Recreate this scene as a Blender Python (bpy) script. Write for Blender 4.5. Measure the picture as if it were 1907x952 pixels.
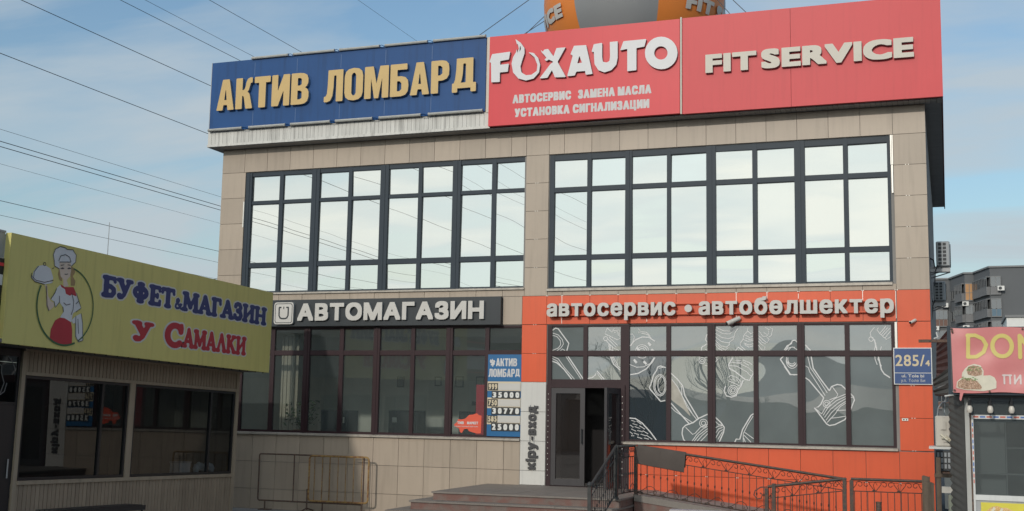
import bpy, bmesh, math, random
import numpy as np
from mathutils import Vector, Matrix
random.seed(7)
R = math.radians
sc = bpy.context.scene
for o in list(bpy.data.objects):
    bpy.data.objects.remove(o)
COL = sc.collection

# ------------------------------------------------------------------ camera
cam_d = bpy.data.cameras.new('camera')
cam = bpy.data.objects.new('camera', cam_d)
COL.objects.link(cam)
yaw, pit, rol = -0.347848, 0.129644, 0.017496
fw = Vector((math.sin(yaw) * math.cos(pit), math.cos(yaw) * math.cos(pit), math.sin(pit)))
rt = Vector((math.cos(yaw), -math.sin(yaw), 0))
up = rt.cross(fw)
r2 = rt * math.cos(rol) + up * math.sin(rol)
u2 = up * math.cos(rol) - rt * math.sin(rol)
M = Matrix((r2, u2, -fw)).transposed().to_4x4()
M.translation = (15.8556, -23.73, 2.218)
cam.matrix_world = M
cam_d.sensor_width = 36
cam_d.lens = 36 * 2240.94 / 1907
cam_d.clip_start = 0.1
cam_d.clip_end = 12000
sc.camera = cam

# ------------------------------------------------------------------ light
SUN = Vector((-0.15, -1.0, 0.42)).normalized()          # towards the sun
SUN_EL = math.asin(SUN.z)
SUN_AZ = math.atan2(SUN.x, SUN.y)
sun_d = bpy.data.lights.new('sun', 'SUN')
sun_d.energy = 2.0
sun_d.angle = R(1.6)
sun_d.color = (1.0, 0.93, 0.83)
sun = bpy.data.objects.new('sun', sun_d)
COL.objects.link(sun)
sun.rotation_euler = (-SUN).to_track_quat('-Z', 'Y').to_euler()
sun.location = (0, -40, 40)

world = bpy.data.worlds.new('World')
sc.world = world
world.use_nodes = True
wn, wl = world.node_tree.nodes, world.node_tree.links
bg = wn['Background']
SKY_STRENGTH = 0.15
bg.inputs['Strength'].default_value = SKY_STRENGTH
sky = wn.new('ShaderNodeTexSky')
sky.sky_type = 'NISHITA'
sky.sun_disc = False
sky.sun_elevation = SUN_EL
sky.sun_rotation = SUN_AZ % (2 * math.pi)
sky.altitude = 700
sky.air_density = 1.5
sky.dust_density = 1.6
sky.ozone_density = 2.0
# thin streaky cloud laid over the clear sky
tc = wn.new('ShaderNodeTexCoord')
sep = wn.new('ShaderNodeSeparateXYZ'); wl.new(tc.outputs['Generated'], sep.inputs[0])
def wmath(op, a, b=None, clamp=False):
    n = wn.new('ShaderNodeMath'); n.operation = op; n.use_clamp = clamp
    for i, v in enumerate((a, b)):
        if v is None: continue
        if isinstance(v, (int, float)): n.inputs[i].default_value = v
        else: wl.new(v, n.inputs[i])
    return n.outputs[0]
zz = wmath('ADD', wmath('MAXIMUM', sep.outputs[2], 0.0), 0.22)
comb = wn.new('ShaderNodeCombineXYZ')
wl.new(wmath('DIVIDE', sep.outputs[0], zz), comb.inputs[0])
wl.new(wmath('DIVIDE', sep.outputs[1], zz), comb.inputs[1])
mp = wn.new('ShaderNodeMapping')
mp.inputs['Rotation'].default_value = (0, 0, R(28))
mp.inputs['Scale'].default_value = (0.55, 1.5, 1)
mp.inputs['Location'].default_value = (1.2, 0.35, 0)
wl.new(comb.outputs[0], mp.inputs[0])
n1 = wn.new('ShaderNodeTexNoise'); n1.inputs['Scale'].default_value = 1.25
n1.inputs['Detail'].default_value = 7; n1.inputs['Roughness'].default_value = 0.52
n1.inputs['Distortion'].default_value = 0.5
wl.new(mp.outputs[0], n1.inputs['Vector'])
cr = wn.new('ShaderNodeValToRGB')
cr.color_ramp.elements[0].position = 0.44; cr.color_ramp.elements[0].color = (0, 0, 0, 1)
cr.color_ramp.elements[1].position = 0.60; cr.color_ramp.elements[1].color = (1, 1, 1, 1)
wl.new(n1.outputs[0], cr.inputs[0])
# haze whitens the low sky
low = wmath('SUBTRACT', 1.0, wmath('MULTIPLY', wmath('MAXIMUM', sep.outputs[2], 0.0), 2.4), True)
# the veil is brighter towards the sun, as any hazy sky is
dot = wn.new('ShaderNodeVectorMath'); dot.operation = 'DOT_PRODUCT'
nrm = wn.new('ShaderNodeVectorMath'); nrm.operation = 'NORMALIZE'
wl.new(tc.outputs['Generated'], nrm.inputs[0])
wl.new(nrm.outputs[0], dot.inputs[0]); dot.inputs[1].default_value = SUN
g1 = wmath('POWER', wmath('MAXIMUM', dot.outputs['Value'], 0.0), 3.0)
cf = wmath('ADD', wmath('ADD', wmath('MULTIPLY', cr.outputs[0], 0.74), wmath('MULTIPLY', low, 0.26)), wmath('MULTIPLY', g1, 0.70), True)
veil = wn.new('ShaderNodeMix'); veil.data_type = 'RGBA'
wl.new(g1, veil.inputs[0])
VEIL_FAR = (4.35, 4.95, 5.35, 1); VEIL_SUN = (9.6, 10.7, 10.9, 1); VEIL_CLOUD = (13.2, 13.2, 12.2, 1)
veil.inputs[6].default_value = VEIL_FAR
vs_ = wn.new('ShaderNodeMix'); vs_.data_type = 'RGBA'
wl.new(cr.outputs[0], vs_.inputs[0]); vs_.inputs[6].default_value = VEIL_SUN; vs_.inputs[7].default_value = VEIL_CLOUD
wl.new(vs_.outputs[2], veil.inputs[7])
skyx = wn.new('ShaderNodeMix'); skyx.data_type = 'RGBA'; skyx.blend_type = 'MULTIPLY'
skyx.inputs[0].default_value = 1.0
skyx.inputs[7].default_value = (0.78, 0.93, 1.05, 1)
wl.new(sky.outputs[0], skyx.inputs[6])
mixs = wn.new('ShaderNodeMix'); mixs.data_type = 'RGBA'
wl.new(cf, mixs.inputs[0])
wl.new(skyx.outputs[2], mixs.inputs[6])
wl.new(veil.outputs[2], mixs.inputs[7])
wl.new(mixs.outputs[2], bg.inputs['Color'])

sc.view_settings.view_transform = 'Standard'
sc.view_settings.look = 'None'
sc.view_settings.exposure = -0.38
sc.view_settings.gamma = 1.0
sc.view_settings.use_curve_mapping = False
sc.cycles.max_bounces = 8
sc.cycles.transparent_max_bounces = 16
sc.cycles.caustics_reflective = False
sc.cycles.caustics_refractive = False
sc.cycles.use_denoising = True

# ------------------------------------------------------------------ materials
def mat(name, col, rough=0.6, metal=0.0, var=0.10, scale=2.5, island=0.0, streak=0.0, bump=0.0, bscale=60.0, spec=0.5, spot=0.0, col2=None):
    """Principled material: col, patchy tone (var), tone per separate piece (island), run-down dirt streaks, fine bump."""
    m = bpy.data.materials.new(name); m.use_nodes = True
    n, l = m.node_tree.nodes, m.node_tree.links
    p = n['Principled BSDF']
    p.inputs['Roughness'].default_value = rough
    p.inputs['Metallic'].default_value = metal
    p.inputs['Specular IOR Level'].default_value = spec
    tcn = n.new('ShaderNodeTexCoord')
    def mth(op, a, b):
        k = n.new('ShaderNodeMath'); k.operation = op
        for i, v in enumerate((a, b)):
            if isinstance(v, (int, float)): k.inputs[i].default_value = v
            else: l.new(v, k.inputs[i])
        return k.outputs[0]
    nz = n.new('ShaderNodeTexNoise'); nz.inputs['Scale'].default_value = scale
    nz.inputs['Detail'].default_value = 5; nz.inputs['Roughness'].default_value = 0.6
    l.new(tcn.outputs['Object'], nz.inputs['Vector'])
    f = mth('ADD', mth('MULTIPLY', mth('SUBTRACT', nz.outputs[0], 0.5), 2 * var * 1.6), 1.0)
    if island:
        g = n.new('ShaderNodeNewGeometry')
        f = mth('MULTIPLY', f, mth('ADD', mth('MULTIPLY', mth('SUBTRACT', g.outputs['Random Per Island'], 0.5), 2 * island), 1.0))
    if streak:
        mpn = n.new('ShaderNodeMapping'); mpn.inputs['Scale'].default_value = (7, 7, 0.5)
        l.new(tcn.outputs['Object'], mpn.inputs[0])
        ns = n.new('ShaderNodeTexNoise'); ns.inputs['Scale'].default_value = 1.6; ns.inputs['Detail'].default_value = 6
        l.new(mpn.outputs[0], ns.inputs['Vector'])
        rp = n.new('ShaderNodeMapRange'); rp.inputs[1].default_value = 0.5; rp.inputs[2].default_value = 0.78
        rp.inputs[3].default_value = 1.0; rp.inputs[4].default_value = 1.0 - streak
        l.new(ns.outputs[0], rp.inputs[0])
        f = mth('MULTIPLY', f, rp.outputs[0])
    if spot:
        nv = n.new('ShaderNodeTexNoise'); nv.inputs['Scale'].default_value = 90; nv.inputs['Detail'].default_value = 3
        l.new(tcn.outputs['Object'], nv.inputs['Vector'])
        f = mth('MULTIPLY', f, mth('ADD', mth('MULTIPLY', mth('SUBTRACT', nv.outputs[0], 0.5), 3 * spot), 1.0))
    mx = n.new('ShaderNodeMix'); mx.data_type = 'RGBA'; mx.blend_type = 'MULTIPLY'; mx.inputs[0].default_value = 1
    mx.inputs[6].default_value = (*col, 1)
    if col2:
        n2 = n.new('ShaderNodeTexNoise'); n2.inputs['Scale'].default_value = scale * 2.3; n2.inputs['Detail'].default_value = 6
        l.new(tcn.outputs['Object'], n2.inputs['Vector'])
        rr = n.new('ShaderNodeMapRange'); rr.inputs[1].default_value = 0.42; rr.inputs[2].default_value = 0.62
        l.new(n2.outputs[0], rr.inputs[0])
        m2 = n.new('ShaderNodeMix'); m2.data_type = 'RGBA'
        m2.inputs[6].default_value = (*col, 1); m2.inputs[7].default_value = (*col2, 1)
        l.new(rr.outputs[0], m2.inputs[0]); l.new(m2.outputs[2], mx.inputs[6])
    l.new(f, mx.inputs[7])
    l.new(mx.outputs[2], p.inputs['Base Color'])
    if bump:
        nb = n.new('ShaderNodeTexNoise'); nb.inputs['Scale'].default_value = bscale; nb.inputs['Detail'].default_value = 4
        l.new(tcn.outputs['Object'], nb.inputs['Vector'])
        b = n.new('ShaderNodeBump'); b.inputs['Strength'].default_value = bump; b.inputs['Distance'].default_value = 0.02
        l.new(nb.outputs[0], b.inputs['Height']); l.new(b.outputs[0], p.inputs['Normal'])
    return m

def glass(name, refl=0.10, edge=0.6, tint=(0.55, 0.6, 0.58), film=0.0, film_col=(0.3, 0.32, 0.3), wave=0.0, gcol=(1, 1, 1), dust=0.02):
    m = bpy.data.materials.new(name); m.use_nodes = True
    n, l = m.node_tree.nodes, m.node_tree.links
    n.remove(n['Principled BSDF'])
    out = n['Material Output']
    tr = n.new('ShaderNodeBsdfTransparent'); tr.inputs[0].default_value = (*tint, 1)
    gl = n.new('ShaderNodeBsdfGlossy'); gl.inputs['Roughness'].default_value = 0.0; gl.inputs[0].default_value = (*gcol, 1)
    df = n.new('ShaderNodeBsdfDiffuse'); df.inputs[0].default_value = (*film_col, 1)
    tcn = n.new('ShaderNodeTexCoord')
    nz = n.new('ShaderNodeTexNoise'); nz.inputs['Scale'].default_value = 1.3; nz.inputs['Detail'].default_value = 6
    l.new(tcn.outputs['Object'], nz.inputs['Vector'])
    mr = n.new('ShaderNodeMapRange'); mr.inputs[3].default_value = film * 0.8 + dust * .3; mr.inputs[4].default_value = film * 1.2 + dust * 1.7
    l.new(nz.outputs[0], mr.inputs[0])
    m1 = n.new('ShaderNodeMixShader'); l.new(mr.outputs[0], m1.inputs[0]); l.new(tr.outputs[0], m1.inputs[1]); l.new(df.outputs[0], m1.inputs[2])
    lw = n.new('ShaderNodeLayerWeight'); lw.inputs['Blend'].default_value = 0.35
    fr = n.new('ShaderNodeMapRange'); fr.inputs[3].default_value = refl; fr.inputs[4].default_value = edge
    l.new(lw.outputs['Fresnel'], fr.inputs[0])
    m2 = n.new('ShaderNodeMixShader'); l.new(fr.outputs[0], m2.inputs[0]); l.new(m1.outputs[0], m2.inputs[1]); l.new(gl.outputs[0], m2.inputs[2])
    l.new(m2.outputs[0], out.inputs[0])
    if wave:
        w = n.new('ShaderNodeTexNoise'); w.inputs['Scale'].default_value = 0.7; w.inputs['Detail'].default_value = 0.6
        l.new(tcn.outputs['Object'], w.inputs['Vector'])
        b = n.new('ShaderNodeBump'); b.inputs['Strength'].default_value = 1.0; b.inputs['Distance'].default_value = wave
        l.new(w.outputs[0], b.inputs['Height']); l.new(b.outputs[0], gl.inputs['Normal'])
    return m

MT = dict(
    beige=mat('beige_porcelain', (0.415, 0.342, 0.272), 0.42, island=0.075, var=0.07, streak=0.16, scale=1.2, bump=0.02),
    orange=mat('orange_panel', (0.70, 0.100, 0.030), 0.38, island=0.045, var=0.07, streak=0.10, scale=1.0, bump=0.05, bscale=2.0),
    white_panel=mat('white_panel', (0.62, 0.61, 0.58), 0.4, island=0.03, var=0.05, streak=0.12),
    joint=mat('dark_joint', (0.12, 0.11, 0.10), 0.9),  # plain dark colour for joints
    clip=mat('bare_clip', (0.75, 0.73, 0.68), 0.4, 0.3),
    plaster=mat('grey_plaster', (0.26, 0.25, 0.24), 0.9, streak=0.2, bump=0.1),
    slat=mat('white_slat', (0.60, 0.59, 0.56), 0.5, island=0.08, streak=0.45, var=0.12),
    soffit=mat('soffit_slat', (0.36, 0.37, 0.38), 0.5, island=0.05, streak=0.1),
    frame_up=mat('slate_frame', (0.028, 0.042, 0.058), 0.5, spec=0.3),
    frame_low=mat('maroon_frame', (0.034, 0.016, 0.020), 0.48, streak=0.2, spec=0.3),
    sill=mat('metal_sill', (0.42, 0.38, 0.33), 0.45, 0.2, streak=0.3),
    roof=mat('roof_sheet', (0.15, 0.15, 0.15), 0.7),
    interior=mat('interior_paint', (0.74, 0.72, 0.66), 0.85),
    floor_in=mat('interior_floor', (0.45, 0.43, 0.40), 0.4),
    dark_in=mat('dark_cabinet', (0.03, 0.033, 0.038), 0.5),
    blue=mat('blue_sign_face', (0.010, 0.070, 0.225), 0.5, spec=0.3, bump=0.10, bscale=1.5, streak=0.25, var=0.12, scale=0.8),
    gold=mat('gold_letter', (0.60, 0.415, 0.165), 0.5, var=0.05),
    gold_side=mat('steel_letter_side', (0.24, 0.30, 0.36), 0.4, 0.3),
    tube=mat('grey_neon_tube', (0.42, 0.42, 0.40), 0.35, var=0.15, scale=6),
    red=mat('red_sign_face', (0.68, 0.048, 0.062), 0.42, spec=0.35, bump=0.10, bscale=1.3, streak=0.05, var=0.05, scale=0.7),
    red2=mat('faded_red_sign_face', (0.64, 0.060, 0.070), 0.45, spec=0.35, bump=0.10, bscale=1.3, streak=0.08, var=0.05, scale=0.7),
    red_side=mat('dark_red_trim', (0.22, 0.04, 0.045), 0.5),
    letter_white=mat('white_letter', (0.66, 0.66, 0.68), 0.45, var=0.05),
    letter_cream=mat('cream_letter', (0.60, 0.56, 0.49), 0.5, var=0.06),
    letter_pale=mat('pale_letter', (0.56, 0.54, 0.51), 0.5, var=0.05),
    print_white=mat('white_print', (0.58, 0.57, 0.57), 0.5, var=0.12, scale=5),
    black_sign=mat('black_sign_face', (0.020, 0.027, 0.034), 0.45, streak=0.2),
    side_grey=mat('letter_side_grey', (0.28, 0.30, 0.31), 0.5),
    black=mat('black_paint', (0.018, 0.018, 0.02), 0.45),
    glyph_dark=mat('dark_letter', (0.05, 0.05, 0.055), 0.5),
    yellow=mat('yellow_sign_face', (0.66, 0.60, 0.21), 0.5, var=0.05, scale=0.9, streak=0.12),
    navy=mat('navy_print', (0.02, 0.035, 0.15), 0.5),
    crimson=mat('crimson_print', (0.44, 0.033, 0.05), 0.5),
    halo=mat('white_halo', (0.62, 0.62, 0.60), 0.5),
    hair=mat('painted_hair', (0.36, 0.25, 0.12), 0.6), skin=mat('painted_skin', (0.70, 0.58, 0.48), 0.6),
    art_white=mat('painted_white', (0.68, 0.70, 0.72), 0.6), green=mat('green_print', (0.03, 0.12, 0.05), 0.5),
    ink=mat('ink_line', (0.06, 0.06, 0.07), 0.6),
    kiosk=mat('kiosk_siding', (0.34, 0.27, 0.20), 0.6, island=0.06, streak=0.25, var=0.12),
    kiosk_trim=mat('kiosk_trim', (0.38, 0.31, 0.23), 0.55, streak=0.2),
    zinc=mat('zinc_sheet', (0.36, 0.37, 0.38), 0.5, 0.3, streak=0.2),
    plate_blue=mat('plate_blue', (0.025, 0.072, 0.215), 0.4), plate_text=mat('plate_gold_text', (0.60, 0.50, 0.33), 0.45),
    board_blue=mat('board_blue', (0.010, 0.125, 0.31), 0.4), cream=mat('board_cream', (0.62, 0.53, 0.38), 0.5),
    tile_black=mat('digit_tile', (0.03, 0.033, 0.036), 0.4), white=mat('white_paint', (0.72, 0.72, 0.70), 0.5, var=0.06),
    dirty_white=mat('dirty_white', (0.55, 0.54, 0.50), 0.5, var=0.15, streak=0.3),
    sticker=mat('orange_sticker', (0.72, 0.10, 0.05), 0.5), red_banner=mat('red_banner_cloth', (0.62, 0.03, 0.06), 0.6),
    decal=mat('white_vinyl', (0.66, 0.66, 0.66), 0.5, var=0.05),
    granite=mat('red_granite', (0.17, 0.085, 0.07), 0.45, var=0.2, spot=0.35, col2=(0.165, 0.125, 0.11), scale=2.2, bump=0.02),
    tread=mat('grey_paver_tread', (0.21, 0.185, 0.165), 0.7, var=0.15, spot=0.2, scale=3, bump=0.05),
    concrete=mat('ramp_concrete', (0.27, 0.25, 0.23), 0.85, var=0.18, spot=0.15, bump=0.15),
    paving=mat('forecourt_paving', (0.25, 0.24, 0.23), 0.85, var=0.18, spot=0.15, bump=0.1, scale=1.0),
    asphalt=mat('asphalt', (0.055, 0.055, 0.056), 0.9, var=0.2, spot=0.3, bump=0.3, scale=0.6),
    iron=mat('wrought_iron', (0.055, 0.045, 0.042), 0.55, 0.2, var=0.3, scale=12, col2=(0.10, 0.055, 0.035)),
    iron_dark=mat('dark_green_iron', (0.040, 0.042, 0.042), 0.5, 0.2, var=0.25, scale=10),
    mat_rubber=mat('brown_mat', (0.085, 0.070, 0.062), 0.9, var=0.2, bump=0.3, bscale=120),
    yellow_paint=mat('worn_yellow_paint', (0.34, 0.215, 0.07), 0.6, var=0.25, scale=9, col2=(0.20, 0.09, 0.04)),
    rust=mat('rusty_steel', (0.13, 0.075, 0.05), 0.7, var=0.35, scale=14, col2=(0.07, 0.05, 0.045)),
    wood=mat('weathered_wood', (0.13, 0.10, 0.075), 0.85, var=0.3, streak=0.5, scale=5, bump=0.3),
    ac=mat('unit_grey', (0.36, 0.39, 0.41), 0.45, streak=0.15), ac_white=mat('unit_white', (0.60, 0.57, 0.51), 0.45, streak=0.25, var=0.12),
    grille=mat('dark_grille', (0.05, 0.055, 0.06), 0.6),
    cable=mat('black_cable', (0.02, 0.022, 0.026), 0.6), rope=mat('grey_rope', (0.10, 0.10, 0.11), 0.8),
    balloon_orange=mat('orange_nylon', (0.78, 0.24, 0.045), 0.5, var=0.08, scale=0.8, bump=0.1, bscale=3),
    balloon_grey=mat('grey_nylon', (0.27, 0.28, 0.29), 0.5, var=0.08, scale=0.8, bump=0.1, bscale=3),
    banner=mat('pink_red_banner', (0.62, 0.21, 0.21), 0.42, var=0.10, scale=2.0), banner_y=mat('faded_yellow_print', (0.66, 0.55, 0.17), 0.5, var=0.08),
    banner_w=mat('faded_white_print', (0.66, 0.57, 0.55), 0.5),
    corrug=mat('dark_corrugated', (0.10, 0.10, 0.095), 0.6, 0.2, var=0.2, streak=0.2), corrug_red=mat('brown_corrugated', (0.085, 0.042, 0.040), 0.5, 0.2, var=0.2, streak=0.3),
    post=mat('grey_post', (0.42, 0.42, 0.40), 0.5, streak=0.3), pvc=mat('white_pvc', (0.66, 0.67, 0.66), 0.35, var=0.05, streak=0.15),
    tape_red=mat('red_tape_print', (0.60, 0.16, 0.12), 0.5), tape_blue=mat('blue_tape_print', (0.10, 0.20, 0.50), 0.5),
    bulb=mat('frosted_bulb', (0.62, 0.58, 0.52), 0.3), poster=mat('yellow_poster', (0.70, 0.62, 0.07), 0.45),
    meat=mat('printed_meat', (0.30, 0.17, 0.10), 0.6, var=0.5, scale=30, col2=(0.55, 0.38, 0.28)), bread=mat('printed_bread', (0.68, 0.64, 0.52), 0.6, var=0.12, scale=10),
    leaf_print=mat('printed_greens', (0.13, 0.28, 0.08), 0.6, var=0.4, scale=30), crust=mat('printed_crust', (0.62, 0.34, 0.10), 0.6, var=0.3, scale=25, col2=(0.72, 0.55, 0.30)),
    apt=mat('hazed_grey_render', (0.135, 0.142, 0.150), 0.9, var=0.08, scale=0.2), apt_frame=mat('balcony_frame', (0.20, 0.205, 0.21), 0.6),  # wall colour of the flats is lightened and blued to imitate haze
    apt_panel=mat('balcony_panel', (0.19, 0.19, 0.195), 0.7), apt_brown=mat('brown_balcony_panel', (0.17, 0.10, 0.08), 0.7), apt_blind=mat('orange_blind', (0.50, 0.27, 0.12), 0.7),
    apt_blue=mat('blue_tinted_panel', (0.09, 0.16, 0.22), 0.3),
    bark=mat('grey_bark', (0.10, 0.085, 0.07), 0.9, var=0.3, bump=0.4), hill=mat('haze_paled_hill', (0.19, 0.215, 0.225), 1.0, var=0.1, scale=0.003),  # the hill's pale base colour has distance haze mixed in
    shed=mat('dark_shed_metal', (0.06, 0.065, 0.075), 0.6), block=mat('far_block_wall', (0.15, 0.16, 0.16), 0.85, streak=0.15),
    leaf=mat('houseplant_leaf', (0.05, 0.09, 0.03), 0.5), pot=mat('clay_pot', (0.25, 0.12, 0.07), 0.7),
    curtain=mat('beige_curtain', (0.50, 0.44, 0.36), 0.8, island=0.1),
    soap=mat('paper_white', (0.7, 0.7, 0.68), 0.6),
)
GL_UP = glass('mirror_film_glass', refl=0.60, edge=0.9, tint=(0.05, 0.06, 0.06), film=0.5, film_col=(0.25, 0.27, 0.26), wave=0.004, gcol=(0.93, 0.96, 0.94), dust=0.05)
GL_LEFT = glass('shop_glass', refl=0.085, edge=0.6, tint=(0.80, 0.86, 0.84), film=0.17, film_col=(0.20, 0.245, 0.25), wave=0.0015)
GL_RIGHT = glass('grey_film_glass', refl=0.15, edge=0.7, tint=(0.22, 0.24, 0.24), film=0.5, film_col=(0.30, 0.345, 0.345), wave=0.016, dust=0.08)
GL_KIOSK = glass('kiosk_glass', refl=0.028, edge=0.45, tint=(0.45, 0.48, 0.5), wave=0.002)
GL_DOOR = glass('door_glass', refl=0.10, edge=0.6, tint=(0.45, 0.42, 0.42), film=0.10, film_col=(0.20, 0.165, 0.15), wave=0.002)  # brown film colour stands in for a reflection in the door
GL_DARK = glass('dark_room_glass', refl=0.13, edge=0.6, tint=(0.16, 0.18, 0.20), film=0.30, film_col=(0.12, 0.155, 0.18), wave=0.010)  # dark tint puts the unlit room behind this pane into the glass
GL_LEAF = glass('open_leaf_glass', refl=0.03, edge=0.16, tint=(0.30, 0.28, 0.29))
GL_APT = glass('balcony_glass', refl=0.14, edge=0.6, tint=(0.12, 0.13, 0.15), film=0.5, film_col=(0.10, 0.11, 0.125))
GL_STALL = glass('stall_glass', refl=0.09, edge=0.6, tint=(0.6, 0.66, 0.66), film=0.22, film_col=(0.24, 0.28, 0.28))

# ------------------------------------------------------------------ mesh helpers
ORG = {}
class MB:
    def __init__(s): s.v, s.f, s.m = [], [], []
    def add(s, vs, fs, mi=0):
        b = len(s.v); s.v += [tuple(v) for v in vs]; s.f += [tuple(b + i for i in f) for f in fs]; s.m += [mi] * len(fs)
        return s
    def box(s, x0, x1, y0, y1, z0, z1, mi=0):
        if x1 < x0: x0, x1 = x1, x0
        if y1 < y0: y0, y1 = y1, y0
        if z1 < z0: z0, z1 = z1, z0
        return s.add([(x0, y0, z0), (x1, y0, z0), (x1, y1, z0), (x0, y1, z0), (x0, y0, z1), (x1, y0, z1), (x1, y1, z1), (x0, y1, z1)],
                     [(0, 3, 2, 1), (4, 5, 6, 7), (0, 1, 5, 4), (1, 2, 6, 5), (2, 3, 7, 6), (3, 0, 4, 7)], mi)
    def prism(s, poly, d0, d1, fr, mi=0, mi_side=None):
        """closed 2-D outline given thickness between depths d0 (front) and d1 through fr(u, v, d)"""
        n = len(poly)
        s.add([fr(u, v, d0) for u, v in poly] + [fr(u, v, d1) for u, v in poly], [tuple(range(n)), tuple(range(2 * n - 1, n - 1, -1))], mi)
        b = len(s.v) - 2 * n
        for i in range(n):
            j = (i + 1) % n
            s.f.append((b + i, b + n + i, b + n + j, b + j)); s.m.append(mi if mi_side is None else mi_side)
        return s
    def tube(s, pts, r, n=6, mi=0, closed=False, r1=None):
        pts = [Vector(p) for p in pts]
        N = len(pts); rings = []
        prev = None
        for i, p in enumerate(pts):
            if closed: t = pts[(i + 1) % N] - pts[i - 1]
            else: t = pts[min(i + 1, N - 1)] - pts[max(i - 1, 0)]
            t.normalize()
            if prev is None:
                a = t.cross(Vector((0, 0, 1)))
                if a.length < 1e-3: a = t.cross(Vector((1, 0, 0)))
            else:
                a = prev - t * prev.dot(t)
            a.normalize(); prev = a; b = t.cross(a)
            rr = r if r1 is None else r + (r1 - r) * i / (N - 1)
            rings.append([p + a * (rr * math.cos(2 * math.pi * k / n)) + b * (rr * math.sin(2 * math.pi * k / n)) for k in range(n)])
        vs = [v for ring in rings for v in ring]; fs = []
        for i in range(N if closed else N - 1):
            j = (i + 1) % N
            for k in range(n):
                fs.append((i * n + k, i * n + (k + 1) % n, j * n + (k + 1) % n, j * n + k))
        if not closed:
            fs += [tuple(range(n - 1, -1, -1)), tuple((N - 1) * n + k for k in range(n))]
        return s.add(vs, fs, mi)
    def lathe(s, prof, c, n=12, mi=0, axis=2):
        vs = []; fs = []
        for (r, h) in prof:
            for k in range(n):
                a = 2 * math.pi * k / n
                q = (r * math.cos(a), r * math.sin(a), h)
                if axis == 1: q = (q[0], q[2], q[1])
                if axis == 0: q = (q[2], q[0], q[1])
                vs.append((c[0] + q[0], c[1] + q[1], c[2] + q[2]))
        for i in range(len(prof) - 1):
            for k in range(n):
                fs.append((i * n + k, i * n + (k + 1) % n, (i + 1) * n + (k + 1) % n, (i + 1) * n + k))
        fs += [tuple(range(n - 1, -1, -1)), tuple((len(prof) - 1) * n + k for k in range(n))]
        return s.add(vs, fs, mi)
    def build(s, name, mats, parent=None, smooth=False, bevel=0.0):
        me = bpy.data.meshes.new(name)
        org = Vector((0, 0, 0)) if parent is None else ORG.get(parent.name, Vector((0, 0, 0)))
        me.from_pydata([(x - org.x, y - org.y, z - org.z) for x, y, z in s.v], [], s.f)
        if not isinstance(mats, (list, tuple)): mats = [mats]
        for m in mats: me.materials.append(m)
        me.polygons.foreach_set('material_index', s.m)
        bm = bmesh.new(); bm.from_mesh(me)
        bmesh.ops.recalc_face_normals(bm, faces=bm.faces)
        bm.to_mesh(me); bm.free()
        if smooth:
            me.polygons.foreach_set('use_smooth', [True] * len(me.polygons))
            me.set_sharp_from_angle(angle=R(40))
        o = bpy.data.objects.new(name, me); COL.objects.link(o)
        if parent is not None:
            o.parent = parent; ORG[o.name] = org
        if bevel:
            b = o.modifiers.new('edge', 'BEVEL'); b.width = bevel; b.segments = 1; b.limit_method = 'ANGLE'
        return o

def tag(o, label, cat, group=None, kind=None):
    o['label'] = label; o['category'] = cat
    if group: o['group'] = group
    if kind: o['kind'] = kind
    return o
def thing(name, label, cat, loc=(0, 0, 0), group=None, rot=None):
    o = bpy.data.objects.new(name, None); COL.objects.link(o)
    o.location = loc; o.empty_display_size = 0.2
    if rot:
        o.rotation_euler = rot; ORG[o.name] = Vector((0, 0, 0))     # parts are given in the thing's own coordinates
    else:
        ORG[o.name] = Vector(loc)
    return tag(o, label, cat, group)
def dup(o, dx, label, group=None, name=None):
    """a copy of a thing with copies of its parts and their sub-parts, moved by dx"""
    r = o.copy(); COL.objects.link(r); r.location = Vector(o.location) + Vector(dx); r['label'] = label
    ORG[r.name] = Vector(r.location)
    for ch in o.children:
        c = ch.copy(); COL.objects.link(c); c.parent = r
        for g in ch.children:
            d = g.copy(); COL.objects.link(d); d.parent = c
    return r

# frames: (u, v, d) -> world; d grows out of the surface towards the viewer
def FAC(u, v, d): return (u, -d, v)

# ------------------------------------------------------------------ lettering
_OUT = {}
def outline(ch):
    """loops of the built-in face for one character, in units where a capital is about 0.7 high"""
    if ch in _OUT: return _OUT[ch]
    cu = bpy.data.curves.new('g', 'FONT'); cu.body = ch; cu.resolution_u = 5
    cu.fill_mode = 'NONE'
    o = bpy.data.objects.new('g', cu); COL.objects.link(o)
    me = bpy.data.meshes.new_from_object(o.evaluated_get(bpy.context.evaluated_depsgraph_get()))
    n = len(me.vertices); co = [(v.co.x, v.co.y) for v in me.vertices]
    par = list(range(n))
    def fd(a):
        while par[a] != a: par[a] = par[par[a]]; a = par[a]
        return a
    for e in me.edges: par[fd(e.vertices[0])] = fd(e.vertices[1])
    g = {}
    for i in range(n): g.setdefault(fd(i), []).append(i)
    loops = [[co[i] for i in sorted(ix)] for ix in g.values() if len(ix) > 2]
    bpy.data.objects.remove(o); bpy.data.curves.remove(cu); bpy.data.meshes.remove(me)
    _OUT[ch] = loops
    return loops

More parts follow.
